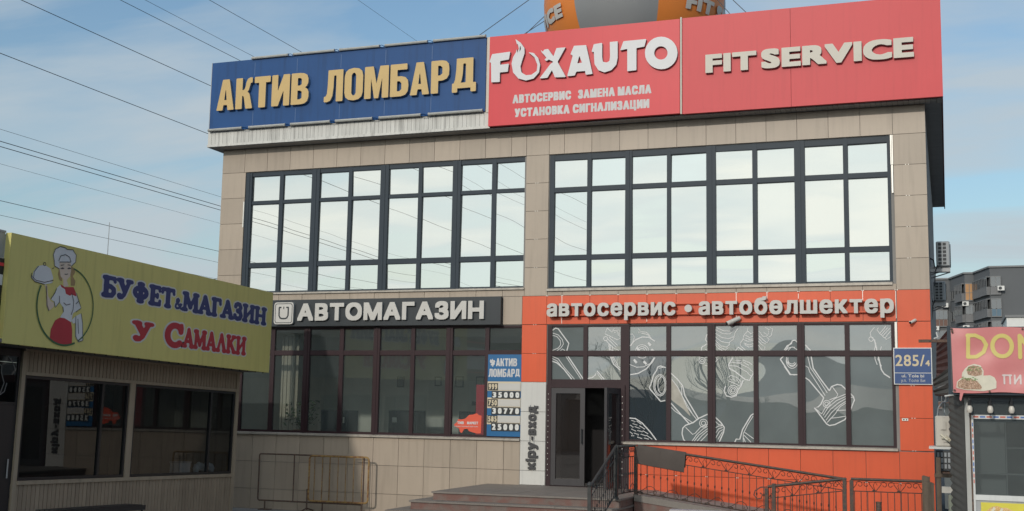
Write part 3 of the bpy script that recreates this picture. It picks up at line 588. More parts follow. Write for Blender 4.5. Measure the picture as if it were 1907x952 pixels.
DECAL = [(0.028,[(8.144,3.921),(8.217,3.971),(8.276,3.954),(8.508,3.653),(8.466,3.5)]),(0.028,[(8.482,3.403),(8.827,2.92)]),(0.028,[(8.138,3.291),(8.256,3.249),(8.404,3.125),(8.581,2.913)]),(0.028,[(9.815,3.016),(9.975,3.042),(10.141,3.132),(10.266,3.268),(10.321,3.363)]),(0.028,[(9.365,3.637),(9.381,3.417),(9.467,3.225),(9.609,3.103)]),(0.028,[(9.804,3.595),(9.916,3.718),(10.056,3.777),(10.195,3.771),(10.32,3.689)]),(0.028,[(10.542,3.161),(10.432,3.195),(10.377,3.168),(10.358,3.106),(10.294,3.011),(10.239,2.822),(10.212,2.768),(10.226,2.727),(10.441,2.488),(10.535,2.508)]),(0.028,[(9.797,2.147),(9.922,2.139),(10.062,2.053),(10.228,1.882),(10.36,1.712)]),(0.028,[(8.921,2.934),(9.013,2.949),(9.084,3.004),(9.118,3.087),(9.271,2.917)]),(0.017,[(8.151,3.87),(8.278,3.828),(8.367,3.729),(8.392,3.64),(8.34,3.562),(8.253,3.5)]),(0.017,[(8.151,3.823),(8.249,3.794),(8.323,3.71),(8.333,3.626),(8.281,3.556),(8.15,3.506)]),(0.017,[(8.326,3.5),(8.37,3.537),(8.428,3.506)]),(0.017,[(8.445,3.389),(8.778,2.919)]),(0.017,[(8.137,3.389),(8.284,3.333),(8.433,3.139),(8.639,2.913)]),(0.017,[(8.137,3.347),(8.256,3.291),(8.581,2.913)]),(0.017,[(9.325,3.963),(9.278,3.844),(9.549,3.719),(9.605,3.76)]),(0.017,[(9.325,3.963),(9.429,3.879),(9.476,3.954)]),(0.017,[(9.428,3.899),(9.576,3.925),(9.597,3.774)]),(0.017,[(9.477,3.871),(9.548,3.89),(9.568,3.801)]),(0.017,[(9.335,3.747),(9.333,3.732),(9.324,3.72),(9.312,3.71),(9.297,3.706),(9.281,3.708),(9.267,3.715),(9.256,3.726),(9.251,3.74),(9.25,3.755),(9.256,3.77),(9.267,3.781),(9.281,3.787),(9.296,3.789),(9.311,3.785),(9.324,3.775),(9.332,3.762),(9.335,3.747)]),(0.017,[(9.293,3.714),(9.465,3.554),(9.579,3.505)]),(0.017,[(9.335,3.747),(9.522,3.568)]),(0.017,[(9.364,3.775),(9.55,3.609)]),(0.017,[(9.393,3.623),(9.423,3.389),(9.51,3.225),(9.609,3.144)]),(0.017,[(9.436,3.596),(9.466,3.362),(9.552,3.212)]),(0.017,[(9.38,3.527),(9.465,3.499)]),(0.017,[(9.395,3.362),(9.48,3.362)]),(0.017,[(10.196,3.485),(10.187,3.436),(10.16,3.394),(10.119,3.363),(10.07,3.35),(10.019,3.354),(9.973,3.376),(9.938,3.413),(9.919,3.46),(9.919,3.51),(9.937,3.557),(9.972,3.594),(10.018,3.616),(10.069,3.621),(10.118,3.607),(10.159,3.577),(10.186,3.534),(10.196,3.485)]),(0.017,[(10.157,3.485),(10.15,3.45),(10.131,3.419),(10.102,3.397),(10.066,3.388),(10.029,3.391),(9.996,3.407),(9.971,3.434),(9.958,3.467),(9.958,3.503),(9.971,3.537),(9.996,3.564),(10.029,3.58),(10.066,3.583),(10.101,3.573),(10.131,3.551),(10.15,3.52),(10.157,3.485)]),(0.017,[(10.118,3.485),(10.114,3.463),(10.102,3.445),(10.084,3.432),(10.062,3.426),(10.04,3.428),(10.02,3.437),(10.004,3.454),(9.996,3.474),(9.996,3.496),(10.004,3.517),(10.019,3.533),(10.04,3.543),(10.062,3.545),(10.084,3.539),(10.102,3.525),(10.114,3.507),(10.118,3.485)]),(0.017,[(9.806,3.221),(9.946,3.167),(10.086,3.173),(10.224,3.241),(10.307,3.363)]),(0.017,[(9.832,3.595),(9.901,3.772),(9.859,3.841),(9.811,3.828)]),(0.017,[(9.971,3.95),(10.013,3.909),(9.971,3.854),(10.027,3.881),(10.139,3.875),(10.223,3.798)]),(0.017,[(10.041,3.854),(10.167,3.826),(10.245,3.757)]),(0.017,[(9.118,3.045),(9.228,2.909)]),(0.017,[(10.556,2.811),(10.548,2.733),(10.523,2.666),(10.485,2.618),(10.439,2.596),(10.392,2.603),(10.349,2.637),(10.317,2.696),(10.3,2.769),(10.3,2.848),(10.317,2.923),(10.349,2.981),(10.391,3.017),(10.439,3.025),(10.485,3.003),(10.523,2.956),(10.548,2.889),(10.556,2.811)]),(0.017,[(10.532,2.811),(10.525,2.743),(10.505,2.684),(10.474,2.642),(10.437,2.623),(10.399,2.629),(10.364,2.659),(10.338,2.71),(10.324,2.774),(10.324,2.844),(10.338,2.908),(10.364,2.96),(10.398,2.991),(10.437,2.998),(10.474,2.979),(10.504,2.937),(10.525,2.879),(10.532,2.811)]),(0.017,[(10.46,2.649),(10.439,2.655),(10.419,2.674),(10.402,2.704),(10.39,2.743),(10.384,2.787),(10.384,2.833),(10.39,2.877),(10.402,2.916),(10.418,2.946),(10.438,2.965),(10.46,2.972)]),(0.017,[(10.399,3.147),(10.501,3.169)]),(0.017,[(9.839,2.102),(9.923,2.077),(9.867,2.036),(9.965,2.011),(9.909,1.977),(10.021,1.945),(9.965,1.903),(10.076,1.879),(10.035,1.83),(10.146,1.8),(10.104,1.759),(10.201,1.735)]),(0.017,[(9.812,2.008),(9.881,1.969),(9.84,1.927),(9.937,1.889),(9.896,1.848),(9.993,1.823),(9.966,1.769),(10.063,1.745)]),(0.017,[(9.951,2.091),(10.048,2.026),(10.006,1.998),(10.117,1.933),(10.076,1.9),(10.187,1.841),(10.145,1.814),(10.27,1.736)]),(0.017,[(9.812,1.873),(9.868,1.834),(9.841,1.793),(9.902,1.795)]),(0.055,[(9.944,3.567),(10.001,3.499)]),(0.055,[(10.182,3.662),(10.237,3.602)]),(0.055,[(10.246,3.526),(10.302,3.485)]),(0.055,[(9.889,3.322),(9.946,3.254)]),(0.055,[(10.091,3.287),(10.147,3.227)]),(0.028,[(10.647,3.055),(10.775,2.938),(10.888,2.8),(10.93,2.606),(11.029,2.441),(11.205,2.154)]),(0.028,[(10.647,2.458),(11.028,2.041)]),(0.028,[(10.873,1.858),(10.887,1.969),(10.944,2.025),(11.098,2.083),(11.21,2.168),(11.392,2.254)]),(0.028,[(10.873,1.858),(10.901,1.749),(10.949,1.695)]),(0.028,[(11.53,2.196),(11.641,2.094),(11.709,1.999),(11.695,1.904),(11.611,1.717)]),(0.028,[(11.913,1.719),(11.941,1.779),(12.009,1.775),(12.065,1.966),(12.147,2.103),(12.23,2.24),(12.279,2.274)]),(0.028,[(11.882,3.359),(11.799,3.221),(11.812,3.152),(11.936,3.084),(12.127,2.934),(12.208,2.921),(12.25,3.003),(12.283,3.058)]),(0.028,[(11.741,2.808),(11.707,2.711),(11.754,2.615),(11.85,2.589),(11.946,2.618),(11.98,2.728),(12.044,2.81),(12.085,2.92)]),(0.028,[(12.803,3.333),(12.992,3.04),(13.077,3.03)]),(0.028,[(12.862,3.387),(12.803,3.333)]),(0.028,[(11.938,3.497),(11.994,3.566),(12.09,3.497)]),(0.028,[(11.384,3.832),(11.341,3.721),(11.383,3.665)]),(0.028,[(11.383,3.637),(11.27,3.568),(11.256,3.47)]),(0.017,[(10.661,2.938),(10.789,2.771),(10.874,2.605),(11.098,2.221)]),(0.017,[(10.647,2.38),(10.732,2.298),(11.098,2.069)]),(0.017,[(10.86,2.8),(10.874,2.605),(10.972,2.385),(11.168,2.14)]),(0.017,[(10.944,1.984),(11.084,1.849),(11.14,1.878),(11.238,1.99),(11.391,2.061)]),(0.017,[(11.377,2.075),(11.372,2.047),(11.357,2.023),(11.334,2.005),(11.306,1.997),(11.278,1.999),(11.252,2.011),(11.233,2.032),(11.223,2.058),(11.223,2.086),(11.233,2.113),(11.252,2.134),(11.278,2.147),(11.307,2.15),(11.334,2.143),(11.357,2.126),(11.372,2.103),(11.377,2.075)]),(0.017,[(11.341,2.074),(11.338,2.059),(11.33,2.046),(11.318,2.037),(11.303,2.032),(11.288,2.034),(11.274,2.04),(11.264,2.051),(11.258,2.065),(11.258,2.08),(11.264,2.094),(11.274,2.106),(11.288,2.113),(11.303,2.114),(11.318,2.111),(11.33,2.102),(11.338,2.089),(11.341,2.074)]),(0.017,[(11.069,1.712),(11.168,1.851),(11.293,1.964),(11.397,2.02)]),(0.017,[(11.111,1.713),(11.209,1.838),(11.396,1.979)]),(0.017,[(11.167,1.714),(11.265,1.826),(11.396,1.938)]),(0.017,[(11.237,1.716),(11.321,1.8),(11.396,1.884)]),(0.017,[(11.53,2.119),(11.599,2.052),(11.668,2.04)]),(0.017,[(11.529,1.982),(11.599,2.025),(11.668,2.026)]),(0.017,[(11.529,1.873),(11.599,1.97),(11.676,1.999)]),(0.017,[(11.542,1.791),(11.612,1.916),(11.681,1.958)]),(0.017,[(11.584,1.765),(11.625,1.834),(11.675,1.917)]),(0.017,[(11.538,3.915),(11.691,3.836),(11.83,3.83),(11.927,3.899)]),(0.017,[(11.538,3.846),(11.663,3.761),(11.802,3.733),(11.913,3.774),(11.941,3.871),(11.996,3.94)]),(0.017,[(11.537,3.776),(11.662,3.678),(11.801,3.65),(11.898,3.719),(11.913,3.774)]),(0.017,[(11.537,3.706),(11.648,3.595),(11.759,3.567),(11.829,3.622),(11.815,3.664)]),(0.017,[(11.537,3.623),(11.606,3.539),(11.689,3.498)]),(0.017,[(11.537,3.651),(11.634,3.567),(11.745,3.511),(11.801,3.567)]),(0.017,[(11.566,3.957),(11.719,3.886),(11.844,3.885),(11.914,3.94)]),(0.017,[(11.337,3.303),(11.333,3.281),(11.321,3.262),(11.303,3.248),(11.281,3.242),(11.258,3.244),(11.238,3.254),(11.223,3.271),(11.214,3.292),(11.214,3.314),(11.223,3.335),(11.238,3.352),(11.258,3.362),(11.281,3.364),(11.303,3.358),(11.321,3.344),(11.333,3.325),(11.337,3.303)]),(0.017,[(11.303,3.303),(11.301,3.293),(11.296,3.284),(11.288,3.278),(11.278,3.275),(11.267,3.276),(11.258,3.281),(11.251,3.288),(11.248,3.298),(11.248,3.308),(11.251,3.318),(11.258,3.325),(11.268,3.33),(11.278,3.331),(11.288,3.328),(11.296,3.322),(11.301,3.313),(11.303,3.303)]),(0.017,[(11.256,3.456),(11.228,3.359)]),(0.017,[(11.325,3.206),(11.401,3.2)]),(0.017,[(11.326,3.359),(11.402,3.373)]),(0.017,[(11.55,3.373),(11.583,3.317),(11.544,3.276)]),(0.017,[(11.34,3.526),(11.402,3.498)]),(0.017,[(11.304,3.456),(11.402,3.437)]),(0.017,[(12.189,3.952),(12.175,3.883),(12.243,3.828),(12.29,3.855)]),(0.017,[(12.175,3.883),(12.106,3.801),(12.091,3.718),(12.187,3.676),(12.289,3.703)]),(0.017,[(12.133,3.801),(12.215,3.759),(12.289,3.778)]),(0.017,[(12.091,3.718),(12.036,3.649),(12.035,3.594),(12.131,3.511)]),(0.017,[(12.105,3.649),(12.2,3.607),(12.288,3.634)]),(0.017,[(12.118,3.621),(12.2,3.566),(12.288,3.593)]),(0.017,[(12.133,3.745),(12.215,3.717),(12.289,3.731)]),(0.017,[(12.385,3.799),(12.487,3.703),(12.555,3.647),(12.596,3.716),(12.556,3.757)]),(0.017,[(12.384,3.744),(12.46,3.661),(12.527,3.628)]),(0.017,[(12.517,3.95),(12.598,3.908),(12.57,3.798),(12.489,3.854)]),(0.017,[(12.612,3.949),(12.666,3.921),(12.638,3.798),(12.583,3.757)]),(0.017,[(12.383,3.607),(12.458,3.511),(12.513,3.51),(12.513,3.579)]),(0.017,[(12.394,3.882),(12.488,3.771),(12.564,3.785)]),(0.017,[(12.384,3.689),(12.446,3.62),(12.486,3.593)]),(0.017,[(11.812,3.207),(11.964,3.194),(12.155,3.085),(12.236,3.003)]),(0.017,[(11.827,3.276),(12.019,3.249),(12.183,3.167),(12.283,3.072)]),(0.017,[(11.797,2.973),(11.839,3.015),(11.962,2.974),(12.044,2.892),(12.03,2.783)]),(0.017,[(11.797,2.904),(11.907,2.864),(12.016,2.81)]),(0.017,[(11.825,2.946),(11.866,2.919),(11.88,2.96),(11.934,2.897),(11.962,2.933),(12.003,2.865)]),(0.017,[(11.983,2.722),(11.976,2.686),(11.956,2.655),(11.927,2.633),(11.892,2.623),(11.856,2.626),(11.824,2.642),(11.799,2.668),(11.786,2.702),(11.786,2.738),(11.8,2.772),(11.824,2.799),(11.857,2.816),(11.894,2.819),(11.928,2.81),(11.957,2.788),(11.976,2.758),(11.983,2.722)]),(0.017,[(11.95,2.722),(11.945,2.698),(11.932,2.677),(11.913,2.663),(11.889,2.656),(11.865,2.658),(11.844,2.668),(11.827,2.686),(11.819,2.708),(11.819,2.733),(11.828,2.755),(11.844,2.773),(11.866,2.784),(11.89,2.787),(11.914,2.78),(11.933,2.766),(11.945,2.745),(11.95,2.722)]),(0.017,[(11.917,2.721),(11.914,2.71),(11.908,2.699),(11.898,2.692),(11.887,2.688),(11.875,2.689),(11.864,2.695),(11.856,2.703),(11.851,2.715),(11.851,2.727),(11.856,2.738),(11.864,2.747),(11.875,2.753),(11.887,2.754),(11.899,2.751),(11.908,2.743),(11.915,2.733),(11.917,2.721)]),(0.017,[(11.937,3.304),(12.047,3.304),(12.074,3.263),(11.964,3.277)]),(0.017,[(12.075,3.318),(12.211,3.263),(12.265,3.222)]),(0.017,[(12.088,3.277),(12.197,3.209)]),(0.017,[(12.077,1.723),(12.078,1.885),(12.174,2.077),(12.271,2.228)]),(0.017,[(12.105,1.913),(12.275,1.795)]),(0.017,[(12.117,1.724),(12.085,1.804)]),(0.017,[(12.091,1.858),(12.226,1.726)]),(0.017,[(13.099,3.255),(13.087,3.241),(13.073,3.229),(13.058,3.22),(13.042,3.214),(13.026,3.211),(13.009,3.212),(12.993,3.216),(12.977,3.223),(12.963,3.233),(12.95,3.245),(12.94,3.26),(12.931,3.278),(12.925,3.296),(12.921,3.316),(12.921,3.336),(12.923,3.356),(12.927,3.375)]),(0.017,[(13.079,3.274),(13.07,3.263),(13.06,3.254),(13.049,3.248),(13.037,3.243),(13.025,3.241),(13.013,3.242),(13.001,3.244),(12.989,3.25),(12.979,3.257),(12.969,3.267),(12.961,3.278),(12.955,3.291),(12.951,3.305),(12.948,3.32),(12.947,3.335),(12.949,3.35),(12.952,3.365)]),(0.017,[(12.904,3.496),(12.972,3.605),(13.053,3.7),(13.086,3.7)]),(0.017,[(12.944,3.488),(13.012,3.564),(13.084,3.564)]),(0.028,[(12.884,3.51),(12.939,3.592),(13.02,3.633),(13.034,3.687),(13.088,3.7),(13.135,3.659)]),(0.028,[(12.881,3.197),(12.986,3.035),(13.127,3.036)]),(0.028,[(13.281,3.61),(13.385,3.491)]),(0.028,[(13.389,3.388),(13.425,3.159),(13.566,2.945),(13.72,2.732)]),(0.028,[(13.272,2.978),(13.343,2.93),(13.613,2.598)]),(0.028,[(13.613,2.598),(13.559,2.477),(13.506,2.423),(13.435,2.408),(13.658,2.106),(13.709,2.075),(13.813,2.096),(13.996,2.192),(14.115,2.405),(14.177,2.565),(14.158,2.631),(14.026,2.762)]),(0.028,[(13.72,2.732),(13.76,2.813),(13.865,2.854),(13.943,2.841),(14.026,2.762)]),(0.028,[(14.564,3.708),(14.679,3.138),(14.728,3.059),(14.833,2.988)]),(0.017,[(12.898,3.497),(12.965,3.551),(13.046,3.57),(13.133,3.51)]),(0.017,[(13.134,3.256),(13.125,3.232),(13.114,3.211),(13.1,3.192),(13.084,3.177),(13.066,3.166),(13.047,3.16),(13.027,3.157),(13.008,3.159),(12.989,3.166),(12.972,3.177),(12.956,3.192),(12.942,3.21),(12.931,3.232),(12.923,3.255),(12.918,3.28),(12.917,3.306),(12.919,3.332)]),(0.017,[(13.104,3.268),(13.098,3.25),(13.09,3.233),(13.079,3.219),(13.068,3.208),(13.055,3.199),(13.042,3.194),(13.028,3.193),(13.014,3.194),(13.0,3.199),(12.988,3.208),(12.977,3.219),(12.967,3.233),(12.959,3.249),(12.953,3.267),(12.95,3.286),(12.949,3.306),(12.95,3.326)]),(0.017,[(13.323,3.388),(13.372,3.172),(13.514,2.958),(13.68,2.692)]),(0.017,[(13.28,3.204),(13.333,3.172),(13.358,3.091),(13.64,2.638)]),(0.017,[(13.569,2.29),(13.663,2.452),(13.821,2.587),(14.022,2.674)]),(0.017,[(13.595,2.264),(13.689,2.412),(13.847,2.547),(14.022,2.629)]),(0.017,[(13.62,2.225),(13.727,2.373),(13.885,2.508),(14.021,2.589),(14.171,2.623)]),(0.017,[(13.646,2.172),(13.752,2.32),(13.897,2.455),(14.02,2.536)]),(0.017,[(13.671,2.133),(13.737,2.214),(13.867,2.229),(14.015,2.258)]),(0.017,[(13.844,2.361),(14.017,2.372)]),(0.017,[(13.684,2.146),(13.817,2.295),(13.909,2.429),(14.019,2.502)]),(0.017,[(13.729,2.485),(13.724,2.46),(13.711,2.439),(13.692,2.424),(13.669,2.417),(13.645,2.419),(13.624,2.43),(13.608,2.448),(13.599,2.47),(13.6,2.495),(13.609,2.518),(13.625,2.536),(13.647,2.547),(13.671,2.55),(13.694,2.544),(13.713,2.529),(13.725,2.508),(13.729,2.485)]),(0.017,[(13.698,2.484),(13.695,2.472),(13.688,2.461),(13.678,2.453),(13.666,2.449),(13.654,2.45),(13.643,2.456),(13.635,2.465),(13.63,2.477),(13.63,2.489),(13.635,2.501),(13.644,2.511),(13.655,2.517),(13.667,2.518),(13.679,2.515),(13.689,2.507),(13.695,2.497),(13.698,2.484)]),(0.017,[(13.773,2.813),(13.875,2.667),(13.848,2.614),(13.717,2.559)]),(0.017,[(13.435,2.408),(13.569,2.29)]),(0.017,[(14.569,3.935),(14.49,3.842),(14.501,3.762),(14.564,3.695)]),(0.017,[(14.546,3.716),(14.543,3.701),(14.535,3.687),(14.523,3.678),(14.508,3.674),(14.493,3.675),(14.48,3.682),(14.47,3.694),(14.465,3.708),(14.465,3.724),(14.471,3.739),(14.481,3.75),(14.495,3.757),(14.51,3.759),(14.524,3.754),(14.536,3.745),(14.544,3.731),(14.546,3.716)]),(0.017,[(14.588,3.641),(14.559,3.495),(14.569,3.336),(14.605,3.23)]),(0.017,[(14.669,3.827),(14.786,3.968)]),(0.017,[(14.693,3.801),(14.811,3.933)]),(0.017,[(14.718,3.774),(14.849,3.919)]),(0.017,[(14.756,3.734),(14.86,3.866)]),(0.017,[(14.619,3.881),(14.668,3.814),(14.78,3.707),(14.858,3.76)]),(0.017,[(14.645,3.934),(14.606,3.881)]),(0.017,[(14.689,3.575),(14.62,3.336),(14.681,3.204)])]
CHEF = [('white',[(6.553,4.235),(6.66,4.264),(6.679,4.348),(6.712,4.442),(6.676,4.535),(6.573,4.595),(6.445,4.593),(6.394,4.572),(6.267,4.588),(6.176,4.512),(6.179,4.399),(6.268,4.32),(6.288,4.35),(6.559,4.344)]),('white',[(6.553,4.239),(6.56,4.348),(6.292,4.387),(6.274,4.319)]),('hair',[(6.546,4.236),(6.567,4.145),(6.526,4.063),(6.46,4.039),(6.463,4.204),(6.268,4.32),(6.182,4.287),(6.165,4.222),(6.216,4.16),(6.143,4.091),(6.15,4.012),(6.246,4.0),(6.263,4.142),(6.292,4.249),(6.518,4.262)]),('skin',[(6.552,4.334),(6.293,4.372),(6.266,4.253),(6.28,4.151),(6.352,4.075),(6.293,3.983),(6.419,3.967),(6.432,4.076),(6.501,4.121),(6.54,4.237)]),('skin',[(6.847,3.941),(6.792,3.942),(6.748,3.774),(6.677,3.696),(6.601,3.683),(6.599,3.618),(6.707,3.537),(6.77,3.621),(6.792,3.812),(6.825,3.905)]),('white',[(6.5,3.979),(6.572,3.915),(6.609,3.834),(6.69,3.727),(6.609,3.704),(6.567,3.611),(6.484,3.707),(6.397,3.64),(6.371,3.556),(6.439,3.461),(6.161,3.412),(6.146,3.557),(5.961,3.666),(6.042,3.791),(6.104,3.895),(6.228,3.98),(6.355,3.964)]),('scarf',[(6.493,3.997),(6.387,3.96),(6.18,3.986),(6.122,3.915),(6.087,3.842),(6.214,3.86),(6.243,3.834),(6.349,3.855),(6.377,3.928),(6.465,3.95)]),('skirt',[(6.439,3.461),(6.328,3.461),(6.171,3.411),(6.131,3.293),(6.112,3.075),(6.277,3.028),(6.532,3.051),(6.633,3.118),(6.625,3.259),(6.543,3.407)]),('white',[(6.165,3.445),(6.076,3.52),(5.951,3.578),(5.9,3.426),(5.86,3.14),(5.961,3.098),(6.047,3.19),(6.07,3.41),(6.127,3.393)]),('white',[(7.135,4.025),(7.116,4.113),(7.037,4.21),(6.891,4.252),(6.747,4.208),(6.668,4.066),(6.707,4.0),(6.858,3.976),(7.055,3.983)]),('white',[(7.162,4.054),(7.135,4.025),(7.055,3.983),(6.858,3.976),(6.707,4.0),(6.664,4.034),(6.69,3.987),(6.854,3.944),(7.068,3.96),(7.157,4.012)])]
CHEFLINE = [('dark',0.012,[(6.553,4.235),(6.66,4.264),(6.679,4.348),(6.712,4.442),(6.676,4.535),(6.573,4.595),(6.445,4.593),(6.394,4.572),(6.267,4.588),(6.176,4.512),(6.179,4.399),(6.268,4.32)]),('dark',0.012,[(6.577,4.363),(6.54,4.446),(6.432,4.484),(6.332,4.455),(6.292,4.387)]),('dark',0.012,[(6.559,4.344),(6.291,4.383)]),('dark',0.012,[(7.11,4.018),(7.101,4.115),(7.022,4.212)]),('dark',0.012,[(7.162,4.054),(7.135,4.025),(7.055,3.983),(6.858,3.976),(6.664,4.034)]),('dark',0.012,[(6.854,3.944),(7.068,3.96),(7.157,4.012),(7.157,4.086)]),('dark',0.012,[(6.865,4.267),(6.865,4.257),(6.87,4.249),(6.877,4.242),(6.886,4.238),(6.896,4.237),(6.906,4.24),(6.913,4.246),(6.918,4.255),(6.919,4.264),(6.916,4.273),(6.91,4.281),(6.902,4.286),(6.892,4.289),(6.882,4.288),(6.874,4.283),(6.868,4.276),(6.865,4.267)]),('dark',0.012,[(6.522,4.239),(6.48,4.263),(6.437,4.251)]),('dark',0.012,[(6.358,4.262),(6.322,4.285),(6.279,4.274)]),('dark',0.012,[(6.417,4.166),(6.379,4.167),(6.339,4.181)]),('dark',0.012,[(6.522,4.294),(6.445,4.316)]),('dark',0.012,[(6.366,4.328),(6.295,4.327)]),('dark',0.012,[(6.572,3.915),(6.609,3.834),(6.69,3.727)]),('dark',0.012,[(6.609,3.704),(6.567,3.611),(6.484,3.707),(6.496,3.804)]),('dark',0.012,[(6.397,3.64),(6.371,3.556)]),('dark',0.012,[(6.216,3.882),(6.153,3.756),(6.153,3.623),(6.191,3.53)]),('dark',0.012,[(6.389,3.707),(6.321,3.675),(6.228,3.703)]),('dark',0.012,[(6.099,3.718),(6.039,3.769)]),('dark',0.012,[(6.104,3.895),(6.042,3.791),(5.961,3.666),(6.084,3.586)]),('dark',0.012,[(6.076,3.52),(6.038,3.191),(5.962,3.109),(5.86,3.14)]),('dark',0.012,[(6.022,3.481),(5.978,3.241)]),('dark',0.012,[(5.951,3.578),(5.9,3.426),(5.86,3.14)]),('dark',0.012,[(6.806,3.929),(6.792,3.812),(6.761,3.622),(6.707,3.537)]),('dark',0.012,[(6.716,4.212),(6.672,4.236)]),('green',0.022,[(6.217,4.284),(6.164,4.273),(6.113,4.258),(6.062,4.239),(6.013,4.217),(5.967,4.19),(5.922,4.16),(5.881,4.126),(5.842,4.089),(5.807,4.049),(5.775,4.006),(5.747,3.961),(5.723,3.913),(5.704,3.864),(5.688,3.814),(5.677,3.762),(5.671,3.71),(5.669,3.657),(5.671,3.604),(5.679,3.552),(5.69,3.501),(5.707,3.45),(5.727,3.402),(5.751,3.355),(5.78,3.31),(5.812,3.268),(5.848,3.228),(5.886,3.191),(5.928,3.158),(5.972,3.128)]),('green',0.03,[(6.054,3.085),(6.107,3.064),(6.161,3.048),(6.216,3.036),(6.272,3.029),(6.329,3.026),(6.385,3.028),(6.44,3.035),(6.495,3.046),(6.548,3.061),(6.6,3.081),(6.65,3.104),(6.697,3.132),(6.742,3.163),(6.783,3.197),(6.822,3.235),(6.857,3.275),(6.888,3.318),(6.916,3.364),(6.939,3.411),(6.958,3.46),(6.973,3.51),(6.984,3.562),(6.99,3.614),(6.991,3.666),(6.988,3.719),(6.981,3.771),(6.969,3.822),(6.952,3.872),(6.932,3.921)]),('eye',0.02,[(6.5,4.247),(6.453,4.256)]),('eye',0.02,[(6.349,4.268),(6.295,4.278)])]
# ------------------------------------------------------------------ ground and far setting
W_B = 15.584
mb = MB(); mb.add([(-4000, -4000, -0.06), (4000, -4000, -0.06), (4000, 4000, -0.06), (-4000, 4000, -0.06)], [(0, 1, 2, 3)])
mb.build('ground', MT['asphalt'])['kind'] = 'structure'
mb = MB()
for i in range(-4, 40):
    for j in range(12):
        mb.box(i * 0.6, i * 0.6 + 0.592, -0.002 - j * 0.6 - 0.592, -0.002 - j * 0.6, -0.05, 0.0)
mb.build('pavement', mat('paving_slab', (0.27, 0.26, 0.25), 0.85, island=0.08, var=0.15, spot=0.12, bump=0.1))['kind'] = 'structure'
mb = MB()
for i in range(-12, 14):
    mb.box(i * 1.0 * 2, i * 2 + 1.985, -7.36, -7.21, -0.06, 0.02)
mb.build('kerb', MT['concrete'])['kind'] = 'structure'

# hills to the south, seen only as reflections in the glass
mb = MB(); NX = 360
pr_ = [(-3600 + 7200 * i / NX) for i in range(NX + 1)]
def ridge(x): return 40 + 112 / (1 + math.exp(-(x + 335) / 30)) + 16 * math.sin(x / 75 + 1.0) + 10 * math.sin(x / 31)
vs = [(x, -1900, -1) for x in pr_] + [(x, -2500, ridge(x)) for x in pr_] + [(x, -3200, -1) for x in pr_]
fs = []
for i in range(NX):
    for k in range(2):
        a = k * (NX + 1) + i; fs.append((a, a + 1, a + NX + 2, a + NX + 1))
mb.add(vs, fs); mb.build('hills', MT['hill'], smooth=True)['kind'] = 'structure'

# ------------------------------------------------------------------ main building
B = thing('commercial_building', 'two storey shop building clad in beige and orange panels with wide strips of glass', 'building', (7.8, 0, 0))
mb = MB()
def wy(x0, x1, z0, z1, y0=0.03, y1=0.28): mb.box(x0, x1, y0, y1, z0, z1)
wy(0, 0.64, 0, 8.2); wy(7.5, 8.06, 0, 8.2); wy(14.93, W_B, 0, 8.2)
wy(0.64, 7.5, 0, 1.66); wy(0.64, 7.5, 4.03, 4.8); wy(0.64, 7.5, 7.63, 8.2)
wy(8.06, 14.93, 4.03, 4.77); wy(8.06, 14.93, 7.63, 8.2); wy(9.72, 14.93, 0, 1.65); wy(8.06, 9.72, 0, 0.73)
mb.box(0, 0.25, 0.28, 12, 0, 8.2); mb.box(W_B - 0.25, W_B, 0.28, 12, 0, 8.2); mb.box(0.25, W_B - 0.25, 11.75, 12, 0, 8.2)
mb.build('wall', MT['plaster'], B)
mb = MB(); mb.box(-0.2, W_B + 0.31, -0.31, 12.3, 8.25, 8.55); mb.box(-0.2, W_B + 0.31, 0.0, 0.25, 8.55, 9.9); mb.build('roof', MT['roof'], B)
# rooms behind the ground floor glass
mb = MB()
mb.box(0.25, 15.33, 4.6, 4.7, 0.74, 4.1); mb.box(7.70, 7.80, 0.3, 4.6, 0.74, 4.1); mb.box(0.25, 15.33, 0.28, 4.7, 4.1, 4.3)
mb.box(0.3, 0.4, 0.3, 4.6, 0.74, 4.1)
mb.build('interior_wall', MT['interior'], B)
mb = MB(); mb.box(0.25, 15.33, 0.28, 4.7, 0.6, 0.735); mb.build('interior_floor', MT['floor_in'], B)

def tiles(name, m, regs, gap=0.008, y1=0.028, extra=()):
    t = MB()
    for e_ in extra: t.box(*e_, 1)
    for xs, zs in regs:
        zs = sorted(zs)
        for a, b in zip(xs[:-1], xs[1:]):
            for c, d in zip(zs[:-1], zs[1:]):
                e = random.uniform(-0.0012, 0.0012)
                t.box(a + gap / 2, b - gap / 2, 0.0 + e, y1, c + gap / 2, d - gap / 2)
    return t.build(name, [m, MT['clip']], B)
def ar(a, b, s=0.6):
    o = [a]
    while o[-1] + s < b - 0.05: o.append(round(o[-1] + s, 4))
    return o + [b]
OX = [7.5, 8.04] + [round(8.37 + 0.6 * k, 3) for k in range(12)]
CL = {'orange': [], 'beige': [], 'white': []}
class Clip:
    def box(s, x0, x1, y0, y1, z0, z1):
        k = 'beige' if z0 > 4.9 else ('white' if x1 < 8.05 and z1 < 2.85 else 'orange'); CL[k].append((x0, x1, y0, y1, z0, z1))
mb = Clip()
for x in OX[1:] + [14.99]:
    mb.box(x - 0.018, x - 0.004, -0.004, 0.02, 4.632, 4.645); mb.box(x + 0.006, x + 0.022, -0.004, 0.02, 4.632, 4.645)
for x in ar(10.17, 14.97):
    for z in (1.04,):
        mb.box(x - 0.02, x - 0.006, -0.004, 0.02, z - 0.008, z + 0.006); mb.box(x + 0.006, x + 0.02, -0.004, 0.02, z - 0.008, z + 0.006)
